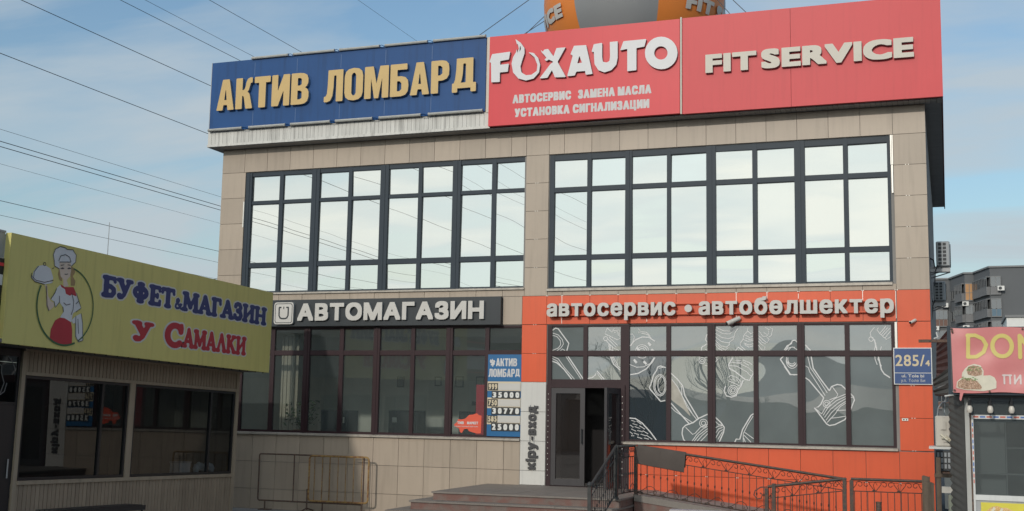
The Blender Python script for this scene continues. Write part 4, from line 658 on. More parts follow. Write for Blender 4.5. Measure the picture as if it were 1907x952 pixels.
for z in (1.64, 2.24, 2.84, 3.44, 4.04, 5.24, 5.84, 6.44, 7.04):
    mb.box(15.2, 15.216, -0.004, 0.02, z - 0.007, z + 0.007); mb.box(15.25, 15.266, -0.004, 0.02, z - 0.007, z + 0.007)
    mb.box(7.75, 7.764, -0.004, 0.02, z - 0.007, z + 0.007); mb.box(7.80, 7.814, -0.004, 0.02, z - 0.007, z + 0.007)
for x, z0, z1 in ((8.37, 4.46, 4.63), (8.37, 4.06, 4.19), (11.97, 4.47, 4.63), (11.97, 4.12, 4.2), (12.57, 4.34, 4.63), (13.17, 4.5, 4.6), (14.37, 4.44, 4.63), (14.97, 4.1, 4.62), (10.17, 4.08, 4.15)):
    mb.box(x - 0.005, x + 0.005, -0.003, 0.02, z0, z1)
ZR = [7.64 - 0.6 * k for k in range(13)]
reg = [([0.0] + ar(0.6, 7.2) + [7.54, 8.05] + ar(8.384, W_B), [7.64, 8.2]),
       ([0.0, 0.64], [ZR[k] for k in range(0, 6)]), ([0.0, 0.64], [ZR[k] for k in range(5, 11)]),
       ([7.54, 8.05], [ZR[k] for k in range(0, 6)]), ([14.985, W_B], [ZR[k] for k in range(0, 6)]),
       ([0.64] + ar(1.05, 7.54), [4.64, 4.80]), (ar(8.05, 8.37, 0.6) + ar(8.97, 14.985), [4.64, 4.76]), ([7.07, 7.5], [4.045, 4.64]),
       ([0.0] + ar(0.54, 7.14) + [7.5], [0.0, 0.44, 1.04, 1.635])]
tiles('tile_cladding', MT['beige'], reg, extra=CL['beige'])
tiles('orange_cladding', MT['orange'], [(OX, [4.045, 4.64]), ([14.985, W_B], [4.045, 4.64]), ([7.5, 8.05], [2.85, 3.44, 4.04]),
      ([14.985, W_B], [1.64, 2.24, 2.84, 3.44, 4.04]), ([9.81] + ar(10.17, 14.97) + [W_B], [0.0, 0.44, 1.04, 1.625])], extra=CL['orange'])
tiles('white_cladding', MT['white_panel'], [([7.5, 8.05], [0.75, 1.04, 1.64, 2.24, 2.85])], extra=CL['white'])


# fascia and soffit
mb = MB(); x = -0.215
while x < 6.80:
    mb.box(x, min(x + 0.094, 6.815), -0.33, -0.315, 8.275, 8.62); x += 0.1
mb.box(-0.225, 6.82, -0.345, -0.30, 8.215, 8.27)
y = -0.3
while y < 12.2:
    mb.box(-0.225, -0.21, y, y + 0.094, 8.275, 9.3); y += 0.1
mb.box(-0.235, -0.20, -0.299, 12.3, 8.215, 8.27)
mb.build('fascia', MT['slat'], B)
mb = MB(); x = -0.2
while x < W_B + 0.29:
    mb.box(x, x + 0.092, -0.298, 0.0, 8.203, 8.222); x += 0.1
y = 0.005
while y < 12.0:
    mb.box(W_B + 0.002, W_B + 0.30, y, y + 0.092, 8.203, 8.222); mb.box(-0.19, -0.002, y, y + 0.092, 8.203, 8.222); y += 0.1
mb.build('soffit', MT['soffit'], B)
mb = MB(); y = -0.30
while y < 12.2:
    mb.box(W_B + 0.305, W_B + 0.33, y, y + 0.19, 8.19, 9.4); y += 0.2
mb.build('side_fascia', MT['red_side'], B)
mb = MB(); mb.box(10.945, 10.975, -0.42, -0.34, 8.22, 10.23); mb.build('divider_strip', MT['letter_cream'], B)
mb = MB(); mb.box(6.72, 6.80, -0.345, -0.33, 8.56, 10.22); mb.build('joint_strip', MT['letter_cream'], B)
for b in ((14.935, 14.955, -0.012, 0.03, 7.05, 7.63), (14.962, 14.982, -0.012, 0.03, 7.05, 7.63), (14.945, 14.975, -0.006, 0.03, 6.5, 7.045), (14.94, 14.98, -0.008, 0.03, 3.46, 4.03), (0.615, 0.64, -0.012, 0.03, 6.35, 6.95)):
    mb = MB(); mb.box(*b); mb.build('flashing_strip', MT['clip'], B)

def window(name, X0, X1, Z0, Z1, px, pz, fm, gm, label=None, yf=0.035, yb=0.11, yg=0.075, tilt=0.0015, dark=None):
    f = MB(); px = sorted(px); pz = sorted(pz)
    vx = [(X0, px[0][0])] + [(a[1], b[0]) for a, b in zip(px[:-1], px[1:])] + [(px[-1][1], X1)]
    vz = [(Z0, pz[0][0])] + [(a[1], b[0]) for a, b in zip(pz[:-1], pz[1:])] + [(pz[-1][1], Z1)]
    for a, b in vx:
        wide = (b - a) > 0.12
        if b - a > 0.004:
            f.box(a, b, yf - (0.012 if wide else 0), yb, Z0, Z1)
            if wide: f.box((a + b) / 2 - 0.02, (a + b) / 2 + 0.02, yf - 0.022, yf - 0.013, Z0, Z1)
    for p in px:
        for a, b in vz:
            if b - a > 0.004: f.box(p[0], p[1], yf + 0.006, yb - 0.006, a, b)
        for q in pz:        # slim inner bead round each pane
            t = 0.012
            f.box(p[0], p[1], yf + 0.018, yb - 0.01, q[0], q[0] + t); f.box(p[0], p[1], yf + 0.018, yb - 0.01, q[1] - t, q[1])
    fo = f.build('window', fm, B)
    g = MB()
    for ip, p in enumerate(px):
        for iq, q in enumerate(pz):
            e = [random.uniform(-tilt, tilt) for _ in range(4)]
            g.add([(p[0], yg + e[0], q[0]), (p[1], yg + e[1], q[0]), (p[1], yg + e[2], q[1]), (p[0], yg + e[0] - e[1] + e[2], q[1])], [(0, 1, 2, 3)], 1 if dark == (ip, iq) else 0)
    go = g.build('glazing', [gm, GL_DARK], fo)
    return fo
wUL = window('w', 0.64, 7.54, 4.82, 7.63, [(0.80, 1.53), (1.63, 2.37), (2.57, 3.30), (3.39, 4.10), (4.30, 5.02), (5.11, 5.84), (6.03, 6.75), (6.85, 7.535)],
             [(4.85, 5.41), (5.51, 6.88), (6.95, 7.54)], MT['frame_up'], GL_UP, tilt=0.010)
wUR = window('w', 8.06, 14.93, 4.79, 7.63, [(8.16, 8.88), (8.97, 9.70), (9.84, 10.57), (10.65, 11.38), (11.57, 12.30), (12.39, 13.12), (13.32, 14.05), (14.14, 14.87)],
             [(4.82, 5.39), (5.48, 6.83), (6.92, 7.51)], MT['frame_up'], GL_UP, tilt=0.010)
wLL = window('w', 0.64, 7.5, 1.66, 4.03, [(0.76, 1.48), (1.58, 2.33), (2.48, 3.22), (3.32, 4.06), (4.21, 4.95), (5.04, 5.78), (5.93, 6.67), (6.76, 7.49)],
             [(1.73, 3.41), (3.50, 3.99)], MT['frame_low'], GL_LEFT)
wLR = window('w', 9.72, 14.93, 1.65, 4.03, [(9.80, 10.56), (10.65, 11.39), (11.54, 12.29), (12.38, 13.13), (13.27, 14.02), (14.11, 14.87)],
             [(1.71, 3.40), (3.49, 4.00)], MT['frame_low'], GL_RIGHT, tilt=0.004, dark=(0, 0))
wTR = window('w', 8.06, 9.72, 2.80, 4.03, [(8.15, 8.83), (8.92, 9.62)], [(2.90, 3.40), (3.49, 4.00)], MT['frame_low'], GL_RIGHT, tilt=0.004)
wUL['label'] = 'upper mirror strip window above the black shop sign'; wUR['label'] = 'upper mirror strip window above the orange band'
wLL['label'] = 'clear shop window with dim room behind'; wLR['label'] = 'grey film window with white line drawings of car parts'
wTR['label'] = 'four small panes over the entrance door'
def sill(w, x0, x1, z0, z1, d):
    m_ = MB(); m_.prism([(0.03, z0 + 0.012), (-d, z0), (-d, z1 - 0.02), (0.03, z1)], x0, x1, lambda u, v, dd: (dd, u, v)); m_.build('sill', MT['sill'], w)
sill(wLL, 0.66, 7.495, 1.638, 1.692, 0.05); sill(wLR, 9.70, 14.95, 1.628, 1.685, 0.06); sill(wUL, 0.66, 7.54, 4.78, 4.83, 0.04); sill(wUR, 8.03, 14.92, 4.735, 4.80, 0.04)
# white line drawings stuck on the grey windows
grp = list(range(len(DECAL)))
for i in range(len(DECAL)):
    for j in range(i):
        if grp[i] != grp[j] and min((a[0] - b[0]) ** 2 + (a[1] - b[1]) ** 2 for a in DECAL[i][1] for b in DECAL[j][1]) < 0.11 ** 2:
            g0, g1 = grp[i], grp[j]; grp = [g1 if q == g0 else q for q in grp]
for g in sorted(set(grp)):
    mb = MB(); mx_ = 0
    for i, (w, l) in enumerate(DECAL):
        if grp[i] == g: ribbon(mb, l, w * 0.82, 0.0, lambda u, v, d, i=i: (u, 0.0705 - 0.000024 * i, v)); mx_ = max(p[0] for p in l)
    mb.build('car_part_decal', MT['decal'], wLR if mx_ > 9.72 else wTR)
mb = MB(); V, Fs = poly_fill([(10.655, 2.95), (10.78, 2.80), (10.88, 2.62), (10.95, 2.42), (11.06, 2.18), (11.14, 2.13), (11.02, 2.22), (10.90, 2.34), (10.655, 2.52)], res=0.02)
solid(mb, V, Fs, None, 0.0, lambda u, v, d: (u, 0.0712, v)); mb.build('decal_fill', mat('silver_vinyl', (0.40, 0.38, 0.33), 0.4, var=0.25, scale=8), wLR)

# entrance
df = MB(); df.box(8.065, 8.16, 0.0, 0.12, 0.74, 2.80); df.box(9.64, 9.72, 0.0, 0.12, 0.74, 2.80); df.box(9.722, 9.80, 0.0, 0.12, 0.0, 1.625); df.box(8.16, 9.64, 0.0, 0.12, 2.74, 2.80); df.box(8.16, 9.64, 0.0, 0.12, 0.735, 0.755)
for k in range(16): df.box(8.098, 8.106, -0.006, 0.001, 0.95 + k * 0.11, 0.968 + k * 0.11, 1)
for k in range(13): df.box(9.668, 9.676, -0.006, 0.001, 1.0 + k * 0.13, 1.025 + k * 0.13, 1)
df.build('door_frame', [MT['frame_low'], MT['clip']], B)
def leaf(fr, w, name, lab, gm=GL_DOOR):
    d = MB()
    for a, b, c, e in ((0, 0.10, 0, 1.97), (w - 0.10, w, 0, 1.97), (0.10, w - 0.10, 0, 0.13), (0.10, w - 0.10, 1.86, 1.97)):
        d.prism([(a, c), (b, c), (b, e), (a, e)], 0.0, 0.055, fr)
    o = d.build('door', mat('grey_door_frame', (0.042, 0.039, 0.043), 0.45, streak=0.2), B); o['label'] = lab
    g = MB(); g.add([fr(0.10, 0.13, 0.028), fr(w - 0.1, 0.13, 0.028), fr(w - 0.1, 1.86, 0.028), fr(0.1, 1.86, 0.028)], [(0, 1, 2, 3)]); g.build('glazing', gm, o)
    h = MB(); h.tube([fr(w - 0.05, 0.85, -0.05), fr(w - 0.05, 1.15, -0.05)], 0.012); h.tube([fr(w - 0.05, 0.88, -0.05), fr(w - 0.05, 0.88, 0.0)], 0.008); h.tube([fr(w - 0.05, 1.12, -0.05), fr(w - 0.05, 1.12, 0.0)], 0.008)
    h.build('handle', MT['tile_black'], o)
    return o
leaf(lambda u, v, d: (8.163 + u, 0.01 + d, 0.765 + v), 0.72, 'door', 'closed grey door leaf beside the white panel')
ca, sa = math.cos(R(83)), math.sin(R(83))
leaf(lambda u, v, d: (9.635 - u * ca - d * sa, -0.005 - u * sa + d * ca, 0.765 + v), 0.72, 'door', 'door leaf standing open towards the steps', GL_LEAF)
mb = MB(); mb.box(8.1, 9.7, 0.6, 0.66, 0.735, 2.9); mb.box(8.06, 8.1, 0.2, 0.66, 0.74, 2.9)
mb2 = MB()
for k in range(9): mb2.box(8.95, 9.3, 1.0 + k * 0.1, 1.06 + k * 0.1, 1.2 + 0.03 * k, 1.23 + 0.03 * k)
# lobby walls behind the open leaf, coloured black to imitate the doorway's shade
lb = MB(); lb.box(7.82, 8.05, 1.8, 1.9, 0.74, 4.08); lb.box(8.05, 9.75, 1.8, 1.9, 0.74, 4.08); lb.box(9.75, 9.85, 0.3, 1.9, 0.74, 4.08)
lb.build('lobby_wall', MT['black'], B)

# ------------------------------------------------------------------ inside the shop
def cabinet(x0, x1, z1, y, label):
    t = thing('cabinet', label, 'cabinet', ((x0 + x1) / 2, y, 0.74), 'dark cabinets inside the shop')
    m_ = MB(); m_.box(x0, x1, y, y + 0.5, 0.74, z1); m_.build('body', MT['dark_in'], t)
    m_ = MB(); m_.box(x0 + 0.03, x1 - 0.03, y - 0.02, y - 0.001, 0.80, z1 - 0.05); d = m_.build('door', MT['tile_black'], t)
    m_ = MB(); m_.box(x1 - 0.12, x1 - 0.09, y - 0.05, y - 0.021, z1 - 0.3, z1 - 0.16); m_.build('handle', MT['clip'], d)
    return t
cabinet(1.75, 2.48, 2.20, 2.0, 'dark low cabinet behind the glass beside the potted plant')
c2 = cabinet(3.05, 3.81, 2.22, 3.0, 'dark cabinet with white notice on its door behind the shop glass')
mb = MB(); mb.box(3.16, 3.28, 2.974, 2.979, 1.93, 2.05); mb.build('notice', MT['soap'], c2)
cabinet(4.89, 5.40, 2.22, 3.0, 'dark cabinet behind the torn orange window sticker')
for i, (x0, x1, z0, z1, lab) in enumerate([(2.5, 2.7, 2.81, 3.09, 'dark framed picture on the room wall above the middle cabinet'), (3.56, 3.75, 2.85, 3.09, 'pale framed picture on the room wall next to the dark one'),
        (4.13, 4.35, 2.82, 3.10, 'framed picture on the room wall half hidden by a window post'), (4.69, 4.92, 2.83, 3.10, 'framed picture on the room wall nearest the red stand')]):
    t = thing('framed_picture', lab, 'picture', ((x0 + x1) / 2, 4.58, z0), 'framed pictures on the shop wall')
    m_ = MB(); m_.box(x0, x1, 4.57, 4.598, z0, z1); m_.build('frame', MT['dark_in'] if i == 0 else MT['apt_frame'], t)
    m_ = MB(); m_.box(x0 + 0.03, x1 - 0.03, 4.562, 4.569, z0 + 0.03, z1 - 0.03); m_.build('print', MT['interior'] if i else MT['apt_panel'], t)
tag((lambda m_: m_.box(6.11, 6.30, 1.0, 1.12, 0.74, 2.81).build('display_stand', MT['red_banner']))(MB()), 'tall red stand behind the shop glass by the price board', 'stand')
tag((lambda m_: m_.box(4.59, 4.84, 4.57, 4.598, 2.38, 2.47).build('wall_sign', MT['tile_black']))(MB()), 'small dark sign on the room wall by the red stand', 'sign')
tag((lambda m_: m_.box(2.55, 4.5, 4.45, 4.598, 0.74, 2.03).build('sunlit_band', MT['white_panel']))(MB()), 'pale slab imitating the sunlit lower shop wall behind the cabinets', 'panel')  # white slab stands in for sunlight on the lower room wall
mb = MB()
for k in range(9): mb.box(1.33 + 0.05 * k, 1.372 + 0.05 * k, 0.8 + 0.02 * (k % 2), 0.83 + 0.02 * (k % 2), 1.2, 3.9)
tag(mb.build('curtain', MT['curtain']), 'beige hanging curtain strips behind the shop glass', 'curtain')
pl = thing('potted_plant', 'leafy plant in a clay pot behind the shop glass', 'plant', (1.95, 0.7, 0.74))
mb = MB(); mb.lathe([(0.10, 0.74), (0.16, 1.55), (0.17, 1.75), (0.14, 1.75)], (1.95, 0.72, 0)); mb.build('pot', MT['pot'], pl)
mb = MB()
for k in range(110):
    a = random.uniform(0, 6.28); rr = random.uniform(0.05, 0.42); c = Vector((1.95 + rr * math.cos(a) * 1.2, 0.72 + rr * math.sin(a) * .6, 1.85 + random.uniform(0, 0.55)))
    d = Vector((random.uniform(-1, 1), random.uniform(-1, 1), random.uniform(-.4, .6))).normalized() * 0.06; e = d.orthogonal().normalized() * 0.025
    mb.add([c - d, c + e, c + d, c - e], [(0, 1, 2, 3)])
for k in range(9):
    mb.tube([(1.95, 0.72, 1.7), (1.95 + random.uniform(-.4, .4), 0.72 + random.uniform(-.2, .2), random.uniform(1.9, 2.35))], 0.006, 4)
mb.build('foliage', MT['leaf'], pl)

# ------------------------------------------------------------------ signs on the main building
IMP = dict(wt=(0.112, 0.085), gap=0.035, res=0.0125, thin={'М': 0.055, 'И': 0.085, 'Д': 0.085}, kern={'КТ': -0.04, 'БА': -0.05, 'АР': -0.03, 'АК': -0.03})
# blue and gold roof sign
t = thing('roof_sign', 'dark blue roof sign with raised gold letters over the beige corner', 'sign', (3.3, -0.33, 8.58))
mb = MB(); mb.box(-0.165, 6.715, -0.372, -0.332, 8.585, 10.215)
for k, x in enumerate((0.99, 2.10, 3.22, 4.33, 5.45)):
    mb.box(x - 0.003, x + 0.003, -0.3735, -0.373, 9.83, 10.14, 1); mb.box(x - 0.003, x + 0.003, -0.3735, -0.373, 8.66, 8.98, 1)
mb.build('panel', [MT['blue'], mat('pale_seam', (0.16, 0.24, 0.40), 0.5)], t)
mb = MB(); mb.box(-0.18, -0.166, -0.374, -0.33, 8.58, 10.22); mb.build('edge_trim', MT['zinc'], t)
for z in (10.235, 8.60):
    xs = [0.93, 1.86, 2.02, 3.05, 3.2, 4.17, 4.33, 5.33, 5.5, 6.70] if z > 9 else [-0.16, 0.72, 0.93, 1.86, 2.02, 3.0, 3.16, 4.05, 4.24, 5.22, 5.42, 6.66]
    for a, b in zip(xs[::2], xs[1::2]):
        m_ = MB(); m_.tube([(a, -0.40, z), (b, -0.40, z)], 0.033, 8)
        for c in (a, b): m_.tube([(c - 0.012, -0.40, z), (c + 0.012, -0.40, z)], 0.037, 8)
        m_.build('border_tube', MT['tube'], t, smooth=True)
    m_ = MB()
    for a, b in zip(xs[1:-1:2], xs[2::2]):
        m_.tube([(a, -0.40, z), (a + 0.05, -0.41, z - 0.03), (b - 0.05, -0.405, z - 0.035), (b, -0.40, z)], 0.008, 5)
        m_.tube([(a, -0.39, z + .01), (a + 0.06, -0.40, z + 0.02), (b - 0.04, -0.405, z - 0.01), (b, -0.39, z)], 0.007, 5)
    m_.build('tube_wiring', MT['blue'], t)
GS = [MT['gold'], MT['gold_side']]
letters(t, impact_line('АКТИВ', 0.055, 2.465, 9.035, 9.765), 0.372, 0.452, FAC, GS)
letters(t, impact_line('ЛОМБАР', 2.86, 5.90, 9.035, 9.765), 0.372, 0.452, FAC, GS)
dl = impact_line('Д', 5.97, 6.525, 9.02, 9.77)
letters(t, dl, 0.372, 0.452, FAC, GS)

# red car service sign with fox tail lettering
t = thing('roof_sign', 'red roof sign with white raised letters and a flame shaped tail', 'sign', (8.9, -0.35, 8.23))
mb = MB(); mb.box(6.815, 10.935, -0.425, -0.33, 8.235, 10.195); mb.build('panel', MT['red'], t)
LW = [MT['letter_white'], MT['side_grey']]
for k in 'F tail X A U T O'.split():
    V, Fs = poly_fill(FOX[k], [FOX[k + 'hole']] if k + 'hole' in FOX else [], res=0.012)
    if k == 'tail':
        V, Fs = poly_fill(FOX[k], [[(7.47, 9.98), (7.50, 9.86), (7.47, 9.78), (7.455, 9.70), (7.463, 9.80), (7.445, 9.88)], [(7.535, 9.93), (7.545, 9.85), (7.52, 9.78), (7.515, 9.86)]], res=0.009)
    m_ = MB(); solid(m_, V, Fs, 0.426, 0.485, FAC, 0, 1); m_.build('letter' if k != 'tail' else 'tail_letter', LW, t)
IM2 = dict(wt=(0.085, 0.06), gap=0.06, res=0.03)
for ln_ in ([set_line('АВТОСЕРВИС', 7.36, 8.65, 8.69, 8.875, **IM2), set_line('ЗАМЕНА МАСЛА', 8.80, 10.35, 8.69, 8.875, space=0.22, **IM2),
              set_line('УСТАНОВКА', 7.41, 8.62, 8.39, 8.575, **IM2), set_line('СИГНАЛИЗАЦИИ', 8.69, 10.31, 8.39, 8.575, **IM2)]):
    lettering(t, [ln_], None, 0.427, FAC, [MT['print_white']])
# plain red roof sign
t = thing('roof_sign', 'wide red roof sign with one line of cream raised letters', 'sign', (13.4, -0.33, 8.22))
mb = MB(); mb.box(10.985, 13.128, -0.405, -0.33, 8.22, 10.21); mb.box(13.134, 15.915, -0.405, -0.33, 8.22, 10.21)
for z in (9.1, 9.35, 9.6, 9.85, 8.9, 8.6): mb.box(13.118, 13.126, -0.409, -0.405, z, z + 0.05)
mb.build('panel', MT['red2'], t)
FS = dict(wt=(0.10, 0.068), gap=0.075, res=0.0125, kern={'RV': -0.16, 'VI': -0.02, 'SE': 0.02})
LC = [MT['letter_cream'], MT['side_grey']]
letters(t, set_line('FIT', 11.465, 12.475, 9.005, 9.385, cap='H', **FS), 0.405, 0.475, FAC, LC)
letters(t, set_line('SERVICE', 12.57, 15.42, 9.005, 9.395, cap='H', **FS), 0.405, 0.475, FAC, LC)

# black shop sign
t = thing('shop_sign', 'long black shop sign with white raised letters and a square emblem', 'sign', (4.3, -0.06, 4.04))
mb = MB(); mb.box(0.7, 7.06, -0.115, -0.002, 4.042, 4.635); mb.build('panel', MT['black_sign'], t)
PL = [MT['letter_pale'], MT['side_grey']]
letters(t, set_line('АВТОМАГАЗИН', 2.25, 6.705, 4.158, 4.545, wt=(0.065, 0.065), gap=0.10, res=0.0125), 0.115, 0.175, FAC, PL)
def rr(x0, x1, z0, z1, r, n=5):
    o = []
    for cx, cz, a in ((x1 - r, z1 - r, 0), (x0 + r, z1 - r, 90), (x0 + r, z0 + r, 180), (x1 - r, z0 + r, 270)):
        o += [(cx + r * math.cos(R(a + 90 * i / n)), cz + r * math.sin(R(a + 90 * i / n))) for i in range(n + 1)]
    return o
em = MB(); V, Fs = poly_fill(rr(1.66, 2.15, 4.085, 4.575, 0.06), res=0.012); solid(em, V, Fs, 0.115, 0.185, FAC, 0, 1); emb = em.build('emblem', PL, t)
em = MB(); V, Fs = poly_fill(rr(1.685, 2.125, 4.11, 4.55, 0.05), [rr(1.70, 2.11, 4.125, 4.535, 0.04)], res=0.006); solid(em, V, Fs, None, 0.186, FAC)
X_, Y_ = np.meshgrid(np.arange(1.7, 2.12, 0.006), np.arange(4.12, 4.55, 0.006))
Fm = strokes_field([(0.017, [(1.83, 4.46), (1.79, 4.46), (1.79, 4.28), (1.82, 4.225), (1.86, 4.21), (1.95, 4.21), (1.99, 4.225), (2.02, 4.28), (2.02, 4.46), (1.98, 4.46)]), (0.012, [(1.905, 4.47), (1.905, 4.43)])], X_, Y_, 0.004)
V, Fs = contour(Fm, 1.7, 4.12, 0.006); solid(em, V, Fs, None, 0.1862, FAC); em.build('emblem_print', MT['black_sign'], emb)

# grey letters on the orange band
t = thing('letter_sign', 'pale lower case letters on thin rails across the orange band', 'sign', (11.5, -0.1, 4.1))
mb = MB()
for z in (4.225, 4.435): mb.box(8.25, 14.9, -0.075, -0.045, z - 0.012, z + 0.012)
for x in (8.6, 9.8, 11.0, 12.1, 13.2, 14.4):
    for z in (4.225, 4.435): mb.box(x, x + 0.03, -0.045, 0.0, z - 0.012, z + 0.012)
mb.build('mounting_rail', MT['orange'], t)
LO = dict(wt=(0.072, 0.046), gap=0.14, res=0.016, cap='н')
letters(t, set_line('автосервис', 8.09, 10.79, 4.195, 4.46, **LO), 0.076, 0.16, FAC, [MT['letter_pale'], MT['side_grey']])
letters(t, set_line('автобөлшектер', 11.25, 14.94, 4.195, 4.46, **LO), 0.076, 0.16, FAC, [MT['letter_pale'], MT['side_grey']])
m_ = MB(); m_.prism(arc(11.045, 4.325, 0.075, 0, 342, 20), -0.16, -0.076, lambda u, v, d: (u, d, v), 0, 1); m_.build('bullet', [MT['letter_pale'], MT['side_grey']], t)

# entrance letters reading upwards
t = thing('letter_sign', 'dark letters reading upwards on the white entrance panel', 'sign', (7.75, -0.02, 1.05))
ROT = lambda u, v, d: (7.885 - v, -d, 1.07 + u)
KL = dict(wt=(0.075, 0.075), gap=0.12, res=0.025, cap='н')
letters(t, set_line('кіру', 0.0, 0.55, 0.035, 0.195, **KL), 0.004, 0.045, ROT, [MT['glyph_dark']])
letters(t, set_line('вход', 0.70, 1.29, 0.035, 0.195, **KL), 0.004, 0.045, ROT, [MT['glyph_dark']])
m_ = MB(); m_.box(7.755, 7.785, -0.045, -0.004, 1.665, 1.735); m_.build('letter', MT['glyph_dark'], t)
m_ = MB(); m_.box(7.71, 7.72, -0.02, -0.002, 1.05, 2.38); m_.box(7.80, 7.81, -0.02, -0.002, 1.05, 2.38); m_.build('mounting_rail', MT['zinc'], t)

# address plate
t = thing('address_plate', 'blue address plate with gold house number at the orange corner', 'sign', (15.25, -0.03, 2.87))
m_ = MB(); m_.box(14.905, 15.585, -0.035, -0.005, 2.86, 3.545); m_.build('border', MT['white'], t)
m_ = MB(); m_.box(14.92, 15.57, -0.04, -0.035, 3.083, 3.53); m_.box(14.92, 15.57, -0.04, -0.035, 2.875, 3.07); m_.build('plate_face', MT['plate_blue'], t)
lettering(t, [set_line('285/', 14.94, 15.455, 3.205, 3.41, wt=(0.015, 0.015), gap=0.12, res=0.02, cap='H'), set_line('4', 15.472, 15.545, 3.205, 3.31, wt=(0.03, 0.03), res=0.05, cap='H')], None, 0.0412, FAC, [MT['plate_text']], 'house_number')
for ln_ in ([set_line('ul. Tole bi', 15.045, 15.44, 2.995, 3.048, wt=(0.02, 0.02), gap=0.17, space=0.3, res=0.035, cap='T'), set_line('ул. Толе Би', 15.03, 15.455, 2.91, 2.965, wt=(0.0, 0.0), gap=0.18, space=0.3, res=0.035, cap='Т')]):
    lettering(t, [ln_], None, 0.0412, FAC, [MT['letter_pale']], 'street_name')

# pawn price board
t = thing('price_board', 'blue and cream gold price board filling one shop window pane', 'sign', (7.1, 0.05, 1.72))
m_ = MB(); m_.box(6.75, 7.495, 0.018, 0.03, 1.72, 3.42); m_.build('board', MT['board_blue'], t)
m_ = MB()
for z0, z1 in ((2.66, 2.855), (2.30, 2.52), (1.965, 2.15)): m_.box(6.752, 7.492, 0.0135, 0.017, z0, z1)
m_.build('price_band', MT['cream'], t)
for ln_ in ([impact_line('АКТИВ', 6.93, 7.40, 3.175, 3.34, res=0.04), impact_line('ЛОМБАРД', 6.77, 7.465, 2.95, 3.12, res=0.04)]):
    lettering(t, [ln_], None, -0.0165, FAC, [MT['print_white']])
V, Fs = poly_fill([(6.79, 3.29), (6.81, 3.325), (6.83, 3.30), (6.85, 3.335), (6.865, 3.30), (6.90, 3.30), (6.915, 3.26), (6.895, 3.25), (6.905, 3.215), (6.875, 3.20), (6.87, 3.17), (6.84, 3.16), (6.85, 3.20), (6.82, 3.185), (6.81, 3.21), (6.835, 3.235), (6.80, 3.24)], [[(6.85, 3.27), (6.87, 3.275), (6.865, 3.255)]], res=0.005)
m_ = MB(); solid(m_, V, Fs, None, -0.0165, FAC); m_.build('lion_emblem', MT['print_white'], t)
for (lab, val, za, zb, zc, zd) in (('999', '35000', 2.67, 2.82, 2.50, 2.655), ('750', '30770', 2.335, 2.485, 2.165, 2.325), ('585', '25000', 2.0, 2.15, 1.83, 1.995)):
    m_ = MB(); m_.box(6.765, 6.985, 0.008, 0.0125, za, zb); o_ = m_.build('fineness_tile', MT['tile_black'], t)
    lettering(o_, [set_line(lab, 6.780, 6.972, za + 0.02, zb - 0.018, wt=(0.06, 0.05), gap=0.1, res=0.05, cap='H')], None, -0.0072, FAC, [MT['cream']], 'digit_print')
    m_ = MB(); m_.box(6.995, 7.485, 0.009, 0.0125, za + 0.005, zb); m_.build('blank_card', MT['letter_pale'], t)
    for i, c in enumerate(val):
        x = 6.85 + i * 0.1275
        m_ = MB(); m_.box(x, x + 0.122, 0.006, 0.0115, zc, zd); o_ = m_.build('digit_tile', MT['tile_black'], t)
        lettering(o_, [set_line(c, x + 0.022, x + 0.100, zc + 0.020, zd - 0.020, wt=(0.08, 0.065), res=0.05, cap='H')], None, -0.0052, FAC, [MT['soap']], 'digit_print')

# torn orange sticker inside the glass
t = thing('window_sticker', 'torn orange sticker low in the shop window beside the price board', 'sticker', (6.3, 0.07, 1.8))
V, Fs = poly_fill([(5.98, 1.94), (6.02, 1.90), (6.10, 1.87), (6.13, 1.79), (6.17, 1.765), (6.22, 1.85), (6.30, 1.86), (6.33, 1.81), (6.45, 1.78), (6.52, 1.765), (6.60, 1.77), (6.61, 2.14), (6.55, 2.15), (6.50, 2.19), (6.42, 2.16), (6.33, 2.15), (6.24, 2.07), (6.15, 2.05), (6.08, 2.06), (6.05, 1.99)], res=0.015)
m_ = MB(); solid(m_, V, Fs, None, -0.0665, FAC); m_.build('film', MT['sticker'], t)
for ln_ in ([set_line('ТИВ', 6.06, 6.21, 1.955, 2.01, **IM2), set_line('МАРКЕТ', 6.285, 6.535, 1.955, 2.01, **IM2), set_line('комиссионный магазин', 6.0, 6.53, 1.895, 1.92, wt=(0.02, 0.02), gap=0.12, res=0.12, cap='н')]):
    lettering(t, [ln_], None, -0.0655, FAC, [MT['print_white']])

# cameras and the small sensor
def camera(x, z, L, label, s=1.0, yawd=30):
    t = thing('security_camera', label, 'camera', (x, 0, z), 'security cameras over the ground floor')
    m_ = MB(); m_.lathe([(0.045 * s, 0.0), (0.045 * s, 0.03 * s)], (x, -0.035 * s, z), 12, axis=1); m_.build('mount', MT['dirty_white'], t)
    d = Vector((-math.sin(R(yawd)), -math.cos(R(yawd)) * 0.8, -0.42)).normalized()
    a = Vector((x, -0.07 * s, z + 0.0)); e = a + d * L
    m_ = MB(); m_.tube([a - d * 0.05 * s, e], 0.04 * s, 12); m_.tube([(x, -0.03, z), a], 0.02 * s, 8); b = m_.build('housing', MT['dirty_white'], t, smooth=True)
    m_ = MB(); m_.tube([e, e + d * 0.012], 0.034 * s, 12); m_.build('lens', MT['black'], b)
camera(12.0, 4.11, 0.24, 'white bullet camera above the middle of the grey film window', 1.1, 50)
camera(15.29, 4.05, 0.10, 'small white camera on the orange corner above the address plate', 0.7, 40)
t = thing('wall_sensor', 'tiny white wall sensor on the orange corner below the address plate', 'sensor', (15.08, 0, 2.2))
m_ = MB(); m_.box(15.03, 15.14, -0.02, 0.0, 2.19, 2.235); m_.build('case', MT['clip'], t)
